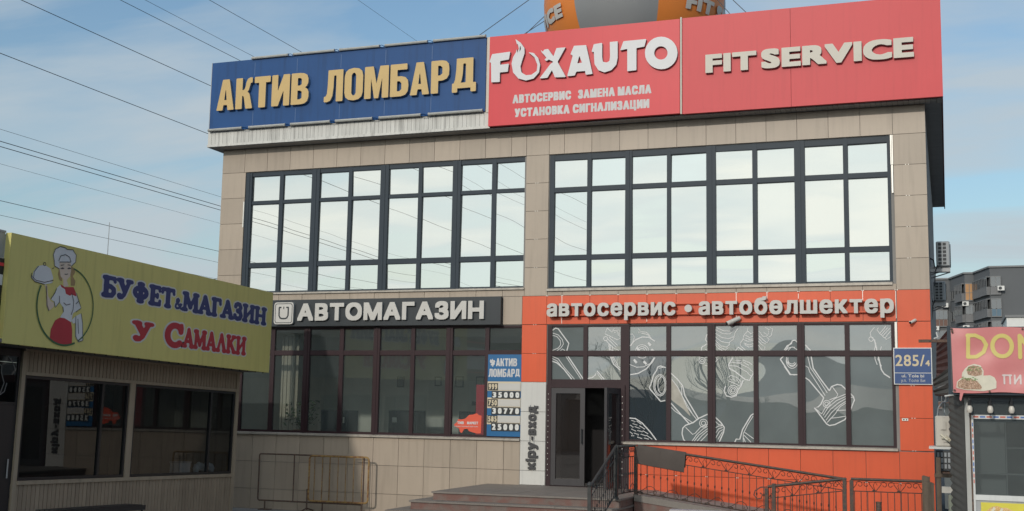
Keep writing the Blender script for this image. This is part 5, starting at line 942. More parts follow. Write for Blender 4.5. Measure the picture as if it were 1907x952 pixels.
m_ = MB(); m_.box(15.05, 15.075, -0.023, -0.02, 2.2, 2.222); m_.box(15.1, 15.12, -0.023, -0.02, 2.2, 2.222); m_.build('button', MT['black'], t)

# air conditioners on the side wall
def ac_unit(x0, y0, z0, w, d, h, label, group, m=None):
    """narrow end with square vents faces the street"""
    m = m or MT['ac']
    t = thing('air_conditioner', label, 'air conditioner', (x0, y0, z0), group)
    m_ = MB(); m_.box(x0, x0 + d, y0, y0 + w, z0, z0 + h); m_.build('casing', m, t, bevel=0.02)
    m_ = MB(); nx, nz = 2, 6
    for i in range(nx):
        for j in range(nz):
            cx = x0 + d * (0.16 + 0.33 * i); cz = z0 + h * (0.07 + 0.152 * j)
            m_.box(cx, cx + d * 0.24, y0 - 0.006, y0 + 0.01, cz, cz + h * 0.105)
    m_.build('vent_grille', MT['grille'], t)
    m_ = MB()
    for k in range(12): m_.box(x0 + d, x0 + d + 0.015, y0 + 0.08, y0 + w - 0.08, z0 + h * (0.1 + 0.07 * k), z0 + h * (0.12 + 0.07 * k))
    m_.build('fan_guard', MT['grille'], t)
    for yy in (y0 + 0.1, y0 + w - 0.1):
        m_ = MB(); m_.box(W_B, x0 + d, yy - 0.02, yy + 0.02, z0 - 0.05, z0 - 0.004); m_.tube([(W_B, yy, z0 - 0.16), (x0 + d, yy, z0 - 0.045)], 0.012, 5); m_.build('bracket', MT['zinc'], t)
    m_ = MB(); m_.box(W_B, x0 + d, y0 + 0.0, y0 + 0.03, z0 - 0.11, z0 - 0.055); m_.build('shelf_rail', MT['zinc'], t)
    m_ = MB(); m_.tube([(x0 + 0.04, y0 + 0.02, z0 + 0.02), (x0 - 0.03, y0 - 0.02, z0 - 0.02), (x0 - 0.05, y0, z0 + 0.12), (W_B, y0 + 0.03, z0 + 0.17)], 0.013, 6)
    m_.tube([(x0 + 0.03, y0 + 0.03, z0 + 0.03), (x0 - 0.02, y0 - 0.03, z0 - 0.10), (x0 - 0.04, y0 - 0.02, z0 - 0.40)], 0.010, 6); m_.build('hose', MT['cable'], t)
ac_unit(15.70, 1.5, 5.25, 0.8, 0.26, 0.50, 'grey air conditioner high on the side wall, topmost of two', 'air conditioners on the side wall')
ac_unit(15.62, 3.0, 4.70, 0.8, 0.24, 0.41, 'grey air conditioner on the side wall below and behind the topmost one', 'air conditioners on the side wall')
# ------------------------------------------------------------------ steps, ramp and railings
t = thing('entrance_steps', 'wide granite steps with grey treads up to the open door', 'steps', (8.5, -1.5, 0))
lv = [(0.745, 6.80, -2.92), (0.59, 6.50, -3.25), (0.43, 6.18, -3.58), (0.27, 5.86, -3.91), (0.11, 5.54, -4.24)]
for k, (z, x0, y0) in enumerate(lv):
    zb = lv[k + 1][0] if k < 4 else -0.04
    m_ = MB(); m_.box(x0 + 0.03, 10.40, y0 + 0.03, -0.004, zb, z - 0.032)
    o_ = m_.build('riser' if k else 'platform', MT['granite'], t)
    m_ = MB()
    n = 7
    xs = [x0 + (10.42 - x0) * i / n for i in range(n + 1)]
    for a, b in zip(xs[:-1], xs[1:]): m_.box(a + 0.002, b - 0.002, y0, -0.006, z - 0.03, z + random.uniform(-0.002, 0.002))
    m_.build('tread', MT['tread'], o_)
t = thing('access_ramp', 'concrete ramp falling along the orange wall to a low landing', 'ramp', (12.4, -1, 0))
m_ = MB(); FX = lambda u, v, d: (u, d, v)
m_.prism([(10.425, 0), (14.2, 0), (14.2, 0.27), (10.425, 0.735)], -1.95, -0.06, FX); m_.build('flight', MT['concrete'], t)
m_ = MB(); m_.prism([(10.425, 0.66), (14.2, 0.19), (14.2, 0.30), (10.425, 0.775)], -2.02, -1.953, FX); m_.build('edging', MT['tread'], t)
m_ = MB(); m_.prism([(10.425, 0), (14.2, 0), (14.2, 0.188), (10.425, 0.658)], -2.0, -1.955, FX); m_.build('side_facing', MT['granite'], t)
m_ = MB(); m_.box(14.203, 15.55, -3.15, -0.06, 0, 0.27); m_.build('landing', MT['concrete'], t)
m_ = MB(); m_.prism([(12.0, 0), (14.2, 0), (14.2, 0.268), (12.0, 0.02)], -3.15, -2.04, FX); m_.build('flight', MT['concrete'], t)
t = thing('parapet_wall', 'low pale concrete parapet below the ramp railing', 'wall', (12.2, -3.4, 0))
m_ = MB(); m_.box(11.45, 12.93, -3.55, -3.36, 0, 0.60); m_.build('body', MT['concrete'], t)
m_ = MB(); m_.box(11.42, 12.96, -3.58, -3.33, 0.602, 0.655); m_.build('coping', mat('pale_coping', (0.42, 0.41, 0.43), 0.6, var=0.12), t)

def rail_panel(t, A, Bp, h0, h1, m, nb, scroll=True, zb=0.08, knot=True, lower=True, top=True):
    """railing panel between two feet A, Bp; h1 is the top rail height, scrolls in a band under it"""
    A, Bp = Vector(A), Vector(Bp); up_ = Vector((0, 0, 1)); d = Bp - A; L = d.length
    P = lambda s, h: A + d * s + up_ * h
    if top:
        m_ = MB(); m_.tube([P(0, h1), P(1, h1)], 0.024, 8); m_.build('handrail', m, t)
    band = 0.19
    m_ = MB(); m_.tube([P(0, h1 - band), P(1, h1 - band)], 0.008, 5); m_.build('upper_rail', m, t)
    if lower:
        m_ = MB(); m_.tube([P(0, zb), P(1, zb)], 0.012, 5); m_.build('lower_rail', m, t)
    for i in range(nb):
        s = (i + 0.5) / nb
        m_ = MB(); m_.tube([P(s, zb), P(s, h1 - band)], 0.007, 5)
        if knot:
            c = P(s, zb + (h1 - band - zb) * 0.52); m_.tube([c - up_ * 0.022, c, c + up_ * 0.022], 0.014, 6)
        m_.build('baluster', m, t)
    if scroll:
        m_ = MB(); mf = MB(); nseg = max(1, round(L / 0.42)); hb = band - 0.03
        q = lambda u, v, i: P((i + u) / nseg, h1 - band + 0.008 + v * hb)
        def spiral(i, cx, cy, r0, a0, turns, flip):
            pts = []
            for k in range(13):
                f = k / 12; a = a0 + flip * turns * 360 * f; r = r0 * (1 - 0.72 * f)
                pts.append(q(cx + r * math.cos(R(a)) * (hb / (L / nseg)), cy + r * math.sin(R(a)), i))
            return pts
        for i in range(nseg):
            m_.tube([q(0.02, 0.0, i), q(0.12, 0.3, i), q(0.25, 0.72, i)] + spiral(i, 0.36, 0.62, 0.36, 160, -0.95, 1), 0.0055, 4)
            m_.tube([q(0.98, 0.0, i), q(0.88, 0.3, i), q(0.75, 0.72, i)] + spiral(i, 0.64, 0.62, 0.36, 20, 0.95, 1), 0.0055, 4)
            m_.tube([q(0.98, 0.05, i), q(0.92, 0.6, i), q(1.0, 0.93, i), q(1.08 if i < nseg - 1 else 1.0, 0.6, i)], 0.005, 4)
            m_.tube([q(0.88, 0.02, i), q(0.95, 0.10, i), q(1.0, 0.03, i)], 0.012, 5)
            # foot scrolls
            b = lambda u, v: P((i + u) / nseg, zb + 0.008 + v * 0.17)
            mf.tube([b(0.0, 0.0), b(0.2, 0.25), b(0.45, 0.75), b(0.62, 0.85), b(0.78, 0.65), b(0.86, 0.25), b(0.80, 0.05), b(0.70, 0.15), b(0.72, 0.35)], 0.0055, 4)
            mf.tube([b(0.0, 0.05), b(0.12, 0.12), b(0.24, 0.04)], 0.012, 5)
        m_.build('scrollwork', m, t); mf.build('foot_scrollwork', m, t)
def rail_post(t, p, h, m, r=0.028):
    m_ = MB(); m_.box(p[0] - r, p[0] + r, p[1] - r, p[1] + r, p[2], p[2] + h)
    m_.lathe([(0.05, p[2]), (0.045, p[2] + 0.025), (0.032, p[2] + 0.04)], (p[0], p[1], 0), 10); m_.build('post', m, t)
I1, I2 = MT['iron_dark'], MT['iron']
t = thing('stair_railing', 'dark iron railing sloping down beside the entrance steps', 'railing', (10.33, -3, 0.74))
pB, pA, pC = (10.40, -1.86, 0.75), (10.35, -3.0, 0.75), (10.26, -4.35, 0.10)
rail_panel(t, pA, pB, 0, 0.90, I1, 10)
rail_panel(t, pC, pA, 0, 0.92, I1, 13, zb=0.10)
rail_post(t, pA, 0.92, I1, 0.03); rail_post(t, pC, 0.96, I1, 0.03)
m_ = MB(); m_.lathe([(0.05, 1.03), (0.055, 1.06), (0.03, 1.10), (0.0, 1.11)], (pC[0], pC[1], 0), 10); m_.build('post_cap', I1, t)
t = thing('ramp_railing', 'long wrought iron scroll railing along the upper ramp flight', 'railing', (12.3, -1.9, 0.5))
rail_panel(t, (10.46, -1.9, 0.745), (14.16, -1.9, 0.285), 0, 0.885, I2, 30, zb=0.06)
rail_post(t, (10.43, -1.9, 0.75), 0.90, I2)
t = thing('landing_railing', 'rusty scroll railing round the ramp landing next to the orange corner', 'railing', (14.3, -3.1, 0.2))
rail_panel(t, (14.32, -3.1, 0.272), (15.46, -3.1, 0.272), 0, 0.965, I2, 11, zb=0.06)
rail_panel(t, (12.98, -3.1, 0.10), (14.24, -3.1, 0.272), 0, 0.965, I2, 12, zb=0.06)
for p, h in (((14.33, -3.1, 0.272), 0.95), ((14.22, -3.1, 0.27), 0.96), ((13.08, -3.1, 0.10), 1.02), ((12.96, -3.1, 0.09), 0.95)): rail_post(t, p, h, I2, 0.03)
m_ = MB(); m_.tube([(12.98, -3.1, 1.06), (12.86, -3.1, 1.05), (12.77, -3.1, 0.99), (12.75, -3.1, 0.92), (12.80, -3.1, 0.86), (12.87, -3.1, 0.87), (12.89, -3.1, 0.93), (12.85, -3.1, 0.96)], 0.010, 5)
m_.tube([(12.96, -3.1, 0.75), (12.84, -3.1, 0.52), (12.62, -3.1, 0.33), (12.45, -3.1, 0.30), (12.42, -3.1, 0.37), (12.50, -3.1, 0.42)], 0.010, 5); m_.build('end_scroll', I2, t)

def draped(x0, x1, front, back, label):
    t = thing('floor_mat', label, 'mat', ((x0 + x1) / 2, -1.9, 1.6), 'dark mats hung over the ramp railing')
    top = lambda x: 1.635 - (x - 10.46) * 0.1243 + 0.034
    N = 7; rows = []
    prof = [(-0.055, -front), (-0.052, -front * 0.55), (-0.045, -0.06), (-0.025, -0.008), (0.0, 0.004), (0.025, -0.008), (0.045, -0.06), (0.055, -back)]
    m_ = MB(); vs = []; th = 0.008
    for s_ in (0, 1):
        for j, (dy, dz) in enumerate(prof):
            for i in range(N):
                x = x0 + (x1 - x0) * i / (N - 1)
                sh = 0.075 * (1 + dz / max(front, .01)) if dz < -0.02 else 0.075
                wob = 0.008 * math.sin(i * 1.3 + j) * (abs(dz) > 0.05)
                vs.append((x - 0.10 * abs(dz), -1.9 + dy * (1 if not s_ else 0.8) + wob, top(x) + dz - (0 if not s_ else th) - 0.05 * abs(dz) * i / N))
    n = N * len(prof); fs = []
    for s_ in (0, 1):
        for j in range(len(prof) - 1):
            for i in range(N - 1):
                a = s_ * n + j * N + i; fs.append((a, a + 1, a + N + 1, a + N))
    for j in range(len(prof) - 1):
        for i in (0, N - 1):
            a = j * N + i; fs.append((a, a + N, n + a + N, n + a))
    for i in range(N - 1):
        for j in (0, len(prof) - 1):
            a = j * N + i; fs.append((a, a + 1, n + a + 1, n + a))
    m_.add(vs, fs); m_.build('sheet', MT['mat_rubber'], t, smooth=True)
draped(10.47, 10.90, 0.33, 0.30, 'dark brown mat hung over the ramp rail beside the corner post')
draped(10.88, 11.36, 0.34, 0.26, 'dark brown mat hung over the ramp rail lower down the slope')

# loose posts
t = thing('fence_post', 'thick weathered wooden post at the end of the landing railing', 'post', (15.5, -3.1, 0))
m_ = MB(); m_.prism([(15.42, 0), (15.545, 0), (15.54, 1.33), (15.53, 1.31), (15.44, 1.335), (15.42, 1.32)], -3.2, -3.08, FX); m_.build('shaft', MT['wood'], t)
m_ = MB(); m_.prism([(15.455, 0), (15.60, 0), (15.60, 1.22), (15.52, 1.25), (15.455, 1.245)], -3.36, -3.205, FX); m_.build('front_board', MT['wood'], t)
t = thing('pipe_post', 'short brown steel pipe standing before the landing railing', 'post', (14.76, -3.5, 0))
m_ = MB(); m_.tube([(14.77, -3.5, 0), (14.77, -3.5, 0.90)], 0.045, 12); m_.build('pipe', MT['rust'], t, smooth=True)
m_ = MB(); m_.tube([(14.77, -3.5, 0.901), (14.77, -3.5, 0.915)], 0.05, 12); m_.build('cap', MT['rust'], t)

# crowd barriers
def rounded_frame(x0, x1, z0, z1, y, r):
    o = []
    for cx, cz, a in ((x1 - r, z1 - r, 0), (x0 + r, z1 - r, 90), (x0 + r, z0 + r, 180), (x1 - r, z0 + r, 270)):
        o += [(cx + r * math.cos(R(a + 22.5 * i)), y, cz + r * math.sin(R(a + 22.5 * i))) for i in range(5)]
    return o
t = thing('crowd_barrier', 'worn yellow crowd barrier leaning by the beige wall', 'barrier', (3.5, -0.3, 0))
m_ = MB(); m_.tube(rounded_frame(2.77, 4.20, 0.25, 1.21, -0.30, 0.07), 0.020, 8, closed=True); m_.build('frame', MT['yellow_paint'], t, smooth=True)
for x in (2.90, 3.09, 3.27, 3.47, 3.66, 3.85, 4.05):
    m_ = MB(); m_.tube([(x, -0.30, 0.25), (x + random.uniform(-.008, .008), -0.305, 0.7), (x, -0.30, 1.21)], 0.009, 6); m_.build('bar', MT['yellow_paint'], t)
for x, s in ((2.74, 0.0), (4.06, 0.06)):
    m_ = MB(); m_.tube([(x, -0.30, 0.50 if s == 0 else 0.25), (x, -0.30, 0.05)], 0.017, 6); m_.tube([(x - .02, -0.52, 0.03), (x + s, -0.30, 0.09), (x + .04, -0.08, 0.03)], 0.014, 6); m_.box(x - 0.10, x + 0.12, -0.40, -0.22, 0.0, 0.02); m_.build('foot', MT['rust'], t)
t = thing('crowd_barrier', 'rusty open barrier frame behind the yellow one', 'barrier', (2.4, -0.17, 0))
m_ = MB(); m_.tube(rounded_frame(1.44, 4.02, 0.205, 1.215, -0.17, 0.04), 0.016, 8, closed=True); m_.build('frame', MT['rust'], t, smooth=True)
for x in (2.32, 3.2):
    m_ = MB(); m_.tube([(x, -0.17, 0.2), (x, -0.17, 1.21)], 0.013, 6); m_.build('bar', MT['rust'], t)
for x in (1.62, 3.05):
    m_ = MB(); m_.tube([(x, -0.17, 0.2), (x, -0.17, 0.02)], 0.015, 6); m_.box(x - 0.13, x + 0.12, -0.24, -0.06, 0.0, 0.022); m_.build('foot', MT['rust'], t)

# ------------------------------------------------------------------ snack kiosk (own frame: x out of its front, y along it, z up; it leans with the slope)
KROT = (-0.022, 0, 0); KO = (1.77, -1.7, 0.0)
K = thing('kiosk', 'snack kiosk with ribbed beige siding and two wide dark windows', 'kiosk', KO, rot=KROT)
KF = lambda s, tt, d: (d, -s, tt)
def slats(m_, s0, s1, z0, z1, w=0.097):
    s = s0
    while s < s1 - 0.01:
        e = min(s + w, s1); m_.box(-0.02, 0.0, -s - (e - s) + 0.013, -s, z0, z1); s += w
m_ = MB(); slats(m_, 0.04, 6.36, 2.60, 2.93); m_.build('siding', MT['kiosk'], K)
m_ = MB(); slats(m_, 0.04, 6.36, -0.05, 0.79); m_.build('siding', MT['kiosk'], K)
m_ = MB()
m_.box(-0.03, 0.012, -6.40, -6.315, -0.05, 2.95); m_.box(-0.03, 0.012, -3.62, -3.465, 0.80, 2.60); m_.box(-0.03, 0.014, -0.11, 0.0, -0.05, 2.95)
m_.box(-0.03, 0.03, -6.315, -0.11, 0.79, 0.853); m_.box(-0.03, 0.018, -6.315, -0.11, 2.545, 2.60); m_.box(-0.02, 0.05, -6.40, 0.0, 2.93, 2.965)
m_.build('trim', MT['kiosk_trim'], K)
m_ = MB(); m_.box(-3.2, -0.02, -0.01, 0.02, -0.05, 2.95); m_.box(-3.2, -3.18, -7.8, -0.01, -0.05, 2.95); m_.box(-3.18, -0.021, -7.8, -7.78, -0.05, 2.95)
m_.box(-0.06, -0.021, -6.40, -0.01, -0.05, 0.79); m_.box(-0.06, -0.021, -6.40, -0.01, 2.60, 2.95); m_.build('wall', MT['kiosk'], K)
m_ = MB(); m_.box(-3.3, 0.70, -7.9, 0.06, 2.966, 3.02); m_.build('roof', MT['roof'], K)
m_ = MB(); m_.box(-3.17, -0.07, -7.7, -0.02, 0.0, 0.03); m_.box(-3.17, -3.15, -7.7, -0.02, 0.03, 2.9); m_.build('interior', MT['dark_in'], K)
for s0, s1, sm, lab in ((0.115, 3.46, 0.97, 'kiosk window nearest the shop building'), (3.625, 6.31, 4.34, 'kiosk window nearest the dark door')):
    m_ = MB(); t_ = 0.045
    m_.box(-0.06, -0.005, -s1, -s0, 0.857, 0.857 + t_); m_.box(-0.06, -0.005, -s1, -s0, 2.54 - t_, 2.54)
    for a, b in ((s0, s0 + t_), (s1 - t_, s1), (sm - 0.03, sm + 0.03)): m_.box(-0.06, -0.005, -b, -a, 0.857 + t_, 2.54 - t_)
    w_ = m_.build('window', MT['black'], K); w_['label'] = lab
    g = MB(); g.add([(-0.035, -s1 + t_, 0.9), (-0.035, -s0 - t_, 0.9), (-0.035, -s0 - t_, 2.5), (-0.035, -s1 + t_, 2.5)], [(0, 1, 2, 3)]); g.build('glazing', GL_KIOSK, w_)
def kbox(name, label, cat, boxes, mats, group=None):
    """small thing standing inside the kiosk; boxes are (part name, box, material key)"""
    t = thing(name, label, cat, KO, group, rot=KROT)
    for nm, b, mk in boxes:
        m_ = MB(); m_.box(*b); m_.build(nm, MT[mk], t)
    return t
kbox('fridge', 'drinks fridge with a red header inside the kiosk', 'fridge', [('cabinet', (-1.6, -0.9, -6.2, -5.5, 0.03, 1.55), 'dark_in'), ('header', (-0.9, -0.88, -6.15, -5.55, 1.35, 1.50), 'red_side'), ('shelf', (-0.9, -0.885, -6.1, -5.6, 1.0, 1.15), 'apt_panel')], None)
kbox('paper_box', 'white paper box on the inner sill of the kiosk window', 'box', [('carton', (-0.35, -0.12, -1.75, -1.40, 0.88, 1.08), 'soap'), ('lid', (-0.36, -0.11, -1.76, -1.39, 1.081, 1.11), 'dirty_white')], None)
t = thing('snack_bags', 'pale snack bags heaped on the inner kiosk sill', 'snacks', KO, rot=KROT)
m_ = MB()
for k in range(7):
    s = 0.55 + 0.09 * k; m_.lathe([(0.0, 0.0), (0.06, 0.02), (0.075, 0.09), (0.03, 0.17), (0.0, 0.18)], (-0.2, -s, 0.88 + 0.02 * (k % 3)), 7)
m_.build('bag', MT['soap'], t)
m_ = MB(); m_.box(-0.5, -0.1, -3.3, -0.3, 0.84, 0.875); o_ = m_.build('inner_sill', MT['dark_in'], K)

# yellow sign over the kiosk
t = thing('kiosk_sign', 'big yellow kiosk sign with a painted woman chef and two lines of lettering', 'sign', KO, rot=KROT)
m_ = MB(); m_.box(0.60, 0.705, -7.645, -0.005, 2.955, 4.64)
for k in range(26): m_.lathe([(0.012, 0.0), (0.012, 0.021)], (0.65, -0.15 - k * 0.295, 2.935), 5, 1)
m_.build('panel', [MT['yellow'], MT['black']], t)
m_ = MB(); m_.box(0.03, 0.60, -7.645, -7.60, 2.967, 4.62); m_.box(0.03, 0.60, -0.05, -0.005, 2.967, 4.62); m_.box(0.03, 0.60, -7.60, -0.05, 4.59, 4.62); m_.build('box_side', MT['zinc'], t)
# painted chef
AM = dict(white='art_white', hair='hair', skin='skin', scarf='crimson', skirt='crimson')
for i, (c, poly) in enumerate(CHEF):
    V, Fs = poly_fill(poly, res=0.012); m_ = MB(); solid(m_, V, Fs, None, 0.7062 + 0.0006 * i, KF); m_.build('painted_' + {'white': 'clothing', 'hair': 'hair', 'skin': 'skin', 'scarf': 'scarf', 'skirt': 'skirt'}[c], MT[AM[c]], t)
for key, nm in (('dark', 'ink'), ('green', 'green'), ('eye', 'ink')):
    m_ = MB(); k = 0
    for c, w, l in CHEFLINE:
        if c == key: ribbon(m_, l, w, 0.7142 + 0.0001 * k + (0.003 if key == 'green' else 0), KF); k += 1
    m_.build('painted_' + {'dark': 'outline', 'green': 'ring', 'eye': 'eyes'}[key], MT[nm], t)
# rounded serif lettering
S_ = dict(r=0.085)
def feet(*xs, z=0.085, w=0.11): return [(0.082, [(x - w, z), (x + w, z)]) for x in xs]
def head(*xs): return feet(*xs, z=0.915)
SER = {
 'Б': (0.72, [(0.115, [(0.2, 0.1), (0.2, 0.9)]), (0.085, [(0.08, 0.915), (0.6, 0.915)]), (0.065, [(0.6, 0.9), (0.63, 0.77)]), (0.10, [(0.2, 0.52), (0.42, 0.52), (0.58, 0.42), (0.6, 0.25), (0.5, 0.11), (0.3, 0.085), (0.08, 0.085)])]),
 'У': (0.84, head(0.18, 0.68) + [(0.115, [(0.2, 0.9), (0.43, 0.45)]), (0.085, [(0.66, 0.9), (0.42, 0.25), (0.30, 0.11), (0.2, 0.1)]), (0.12, [(0.18, 0.17), (0.2, 0.15)])]),
 'Ф': (0.94, head(0.47) + feet(0.47) + [(0.115, [(0.47, 0.1), (0.47, 0.9)]), (0.105, arc(0.47, 0.5, 0.32, 0, 360, 20, 0.23))]),
 'Е': (0.70, [(0.115, [(0.2, 0.1), (0.2, 0.9)]), (0.085, [(0.08, 0.915), (0.58, 0.915)]), (0.085, [(0.08, 0.085), (0.6, 0.085)]), (0.07, [(0.2, 0.5), (0.46, 0.5)]), (0.06, [(0.48, 0.42), (0.48, 0.58)]), (0.065, [(0.58, 0.9), (0.6, 0.76)]), (0.065, [(0.6, 0.1), (0.63, 0.26)])]),
 'Т': (0.80, feet(0.4) + [(0.115, [(0.4, 0.1), (0.4, 0.9)]), (0.085, [(0.09, 0.915), (0.71, 0.915)]), (0.065, [(0.09, 0.9), (0.06, 0.74)]), (0.065, [(0.71, 0.9), (0.74, 0.74)])]),
 'М': (0.98, feet(0.13, 0.84) + head(0.16, 0.82) + [(0.085, [(0.14, 0.1), (0.17, 0.9)]), (0.115, [(0.19, 0.88), (0.48, 0.25)]), (0.08, [(0.48, 0.25), (0.78, 0.88)]), (0.115, [(0.81, 0.9), (0.84, 0.1)])]),
 'А': (0.86, feet(0.14, 0.72) + [(0.085, [(0.15, 0.1), (0.42, 0.9)]), (0.12, [(0.43, 0.9), (0.70, 0.1)]), (0.06, [(0.25, 0.32), (0.6, 0.32)])]),
 'Л': (0.86, feet(0.14, 0.72) + [(0.085, [(0.15, 0.1), (0.42, 0.9)]), (0.12, [(0.43, 0.9), (0.70, 0.1)])]),
 'Г': (0.66, feet(0.2) + [(0.115, [(0.2, 0.1), (0.2, 0.9)]), (0.085, [(0.08, 0.915), (0.56, 0.915)]), (0.07, [(0.56, 0.9), (0.59, 0.70)])]),
 'З': (0.66, [(0.105, [(0.13, 0.76), (0.16, 0.85), (0.28, 0.91), (0.43, 0.88), (0.5, 0.74), (0.42, 0.58), (0.28, 0.53)]), (0.11, [(0.3, 0.52), (0.47, 0.47), (0.54, 0.3), (0.46, 0.13), (0.28, 0.09), (0.13, 0.15), (0.11, 0.25)])]),
 'И': (0.88, feet(0.17, 0.70) + head(0.17, 0.70) + [(0.11, [(0.18, 0.1), (0.18, 0.9)]), (0.11, [(0.69, 0.1), (0.69, 0.9)]), (0.07, [(0.2, 0.22), (0.67, 0.78)])]),
 'Н': (0.88, feet(0.17, 0.70) + head(0.17, 0.70) + [(0.11, [(0.18, 0.1), (0.18, 0.9)]), (0.11, [(0.69, 0.1), (0.69, 0.9)]), (0.07, [(0.2, 0.5), (0.67, 0.5)])]),
 'С': (0.84, [(0.11, arc(0.45, 0.5, 0.33, 48, 312, 20, 0.41)), (0.09, [(0.7, 0.84), (0.7, 0.66)]), (0.06, [(0.72, 0.95), (0.72, 0.7)])]),
 'К': (0.86, feet(0.17, 0.70) + head(0.17, 0.63) + [(0.115, [(0.18, 0.1), (0.18, 0.9)]), (0.085, [(0.24, 0.46), (0.6, 0.88)]), (0.115, [(0.36, 0.55), (0.66, 0.12)])]),
 '&': (0.80, [(0.075, [(0.68, 0.10), (0.22, 0.62), (0.22, 0.82), (0.34, 0.90), (0.44, 0.80), (0.40, 0.66), (0.16, 0.42), (0.12, 0.22), (0.24, 0.10), (0.44, 0.14), (0.62, 0.34), (0.62, 0.46)]), (0.065, [(0.54, 0.47), (0.7, 0.47)])]),
}
def serif(text, s_left, s_right, z0, z1, small=(), zs=None):
    """glyph fields along the sign from s_left (far end from the building) to s_right; returns fill meshes for text and halo"""
    hh = z1 - z0; tot = sum(SER[c][0] * (0.62 if c in small else 1) if c != ' ' else 0.45 for c in text)
    kx = (s_left - s_right) / tot; pen = 0; out = []
    for i, c in enumerate(text):
        if c == ' ': pen += 0.45 * kx; continue
        w, st = SER[c]; sc_ = 0.62 if c in small else 1
        if zs: hz0, hz1 = zs[i]
        else: hz0, hz1 = z0, z0 + hh * sc_
        h = 0.025
        X, Y = np.meshgrid(np.arange(-0.2, w + 0.2, h), np.arange(-0.2, 1.2, h))
        Fm = strokes_field(st, X, Y, 0.05)
        for lv_, key in ((0.0, 'text'), (0.07, 'halo')):
            V, Fs = contour(Fm - lv_ - 0.018, -0.2, -0.2, h)
            out.append((key, c, [(s_left - (pen + x * kx * sc_), hz0 + y * (hz1 - hz0)) for x, y in V], Fs))
        pen += w * kx * sc_
    return out
def put_serif(rows, m, base):
    for j, (key, c, V, Fs) in enumerate(rows):
        m_ = MB(); solid(m_, V, Fs, None, base + (0.0030 + 0.00006 * j if key == 'text' else 0.0001 * (j // 2) + 0.0002), KF)
        if key == 'text': m_.build('printed_letter', m, t)
        else: m_.build('letter_halo', MT['halo'], t)
put_serif(serif('БУФЕТ&МАГАЗИН', 5.47, 0.24, 3.925, 4.285, small='&'), MT['navy'], 0.7062)
put_serif(serif('У', 4.60, 4.02, 3.245, 3.60), MT['crimson'], 0.7062)
put_serif(serif('С', 3.66, 3.08, 3.225, 3.665), MT['crimson'], 0.7062)
put_serif(serif('АМАЛКИ', 3.10, 0.95, 3.25, 3.61), MT['crimson'], 0.7062)
m_ = MB(); 
t = thing('antenna_mast', 'thin bare antenna mast above the kiosk sign', 'antenna', (2.0, -6.3, 3.0))
m_ = MB(); m_.tube([(1.96, -6.36, 3.13), (1.97, -6.36, 5.43)], 0.012, 5, r1=0.006); m_.build('rod', MT['zinc'], t)
m_ = MB(); m_.box(1.90, 2.02, -6.42, -6.30, 3.12, 3.15); m_.build('base', MT['zinc'], t)

# bench in front of the kiosk
t = thing('bench', 'low black metal bench before the kiosk siding', 'bench', KO, rot=KROT)
m_ = MB()
for k in range(4): m_.box(0.72 + 0.09 * k, 0.795 + 0.09 * k, -6.65, -4.45, 0.42, 0.45)
m_.build('seat', MT['black'], t)
for s in (4.45, 6.55):
    m_ = MB(); m_.tube([(0.72, -s, 0.0), (0.72, -s, 0.36), (0.75, -s, 0.405), (1.03, -s, 0.405), (1.06, -s, 0.36), (1.06, -s, 0.0)], 0.02, 6); m_.build('leg', MT['black'], t)
m_ = MB(); m_.box(1.075, 1.095, -6.65, -4.40, 0.36, 0.44); m_.build('front_rail', MT['black'], t)

# neighbouring shop beyond the kiosk
N_ = thing('neighbouring_shop', 'black fronted shop next to the kiosk with red stripes and a dark door', 'shop', KO, rot=KROT)
m_ = MB(); m_.box(-0.10, -0.02, -9.6, -7.9, -0.05, 3.0); m_.box(-0.10, -0.02, -7.9, -6.405, 2.87, 2.95); m_.box(-3.2, -3.1, -9.6, -7.8, 0, 3.0); m_.box(-3.1, -0.1, -9.6, -9.5, 0, 3.0); m_.build('wall', MT['black'], N_)
m_ = MB(); m_.box(-0.08, -0.03, -7.85, -6.41, -0.05, 2.06); d_ = m_.build('door', MT['black'], N_)
m_ = MB(); m_.tube([(-0.01, -6.52, 0.9), (-0.01, -6.52, 1.2)], 0.012, 6); m_.build('handle', MT['zinc'], d_)
m_ = MB(); m_.box(-0.07, -0.03, -7.85, -6.41, 2.065, 2.10); m_.box(-0.07, -0.03, -7.85, -6.41, 2.83, 2.87); m_.box(-0.07, -0.03, -6.45, -6.41, 2.10, 2.83); w_ = m_.build('window', MT['black'], N_)
g = MB(); g.add([(-0.045, -7.85, 2.1), (-0.045, -6.45, 2.1), (-0.045, -6.45, 2.83), (-0.045, -7.85, 2.83)], [(0, 1, 2, 3)]); g.build('glazing', GL_KIOSK, w_)
m_ = MB()
for k, l in enumerate(([(6.62, 2.80), (6.52, 2.66), (6.50, 2.60)], [(6.70, 2.84), (6.60, 2.76), (6.55, 2.70)], [(6.95, 2.66), (6.88, 2.70), (6.80, 2.66), (6.80, 2.56), (6.72, 2.40), (6.78, 2.24), (6.90, 2.16)], [(6.90, 2.58), (6.85, 2.45), (6.88, 2.3)], [(6.80, 2.2), (6.70, 2.26), (6.66, 2.4)])):
    ribbon(m_, l, 0.018, -0.04 + 0.0002 * k, KF)
m_.build('line_drawing', MT['apt_frame'], w_)
m_ = MB(); m_.box(-3.2, 0.60, -9.6, -7.66, 2.96, 3.02); m_.build('canopy', MT['roof'], N_)
m_ = MB(); s = 7.66
while s < 9.5:
    m_.box(0.58, 0.60, -s - 0.15, -s, 4.25, 4.66); s += 0.16
m_.box(0.57, 0.61, -9.6, -7.655, 4.64, 4.67); m_.build('parapet_sheet', MT['zinc'], N_)
m_ = MB(); m_.box(0.45, 0.62, -9.6, -7.655, 2.98, 4.24); p_ = m_.build('sign_panel', MT['black'], N_)
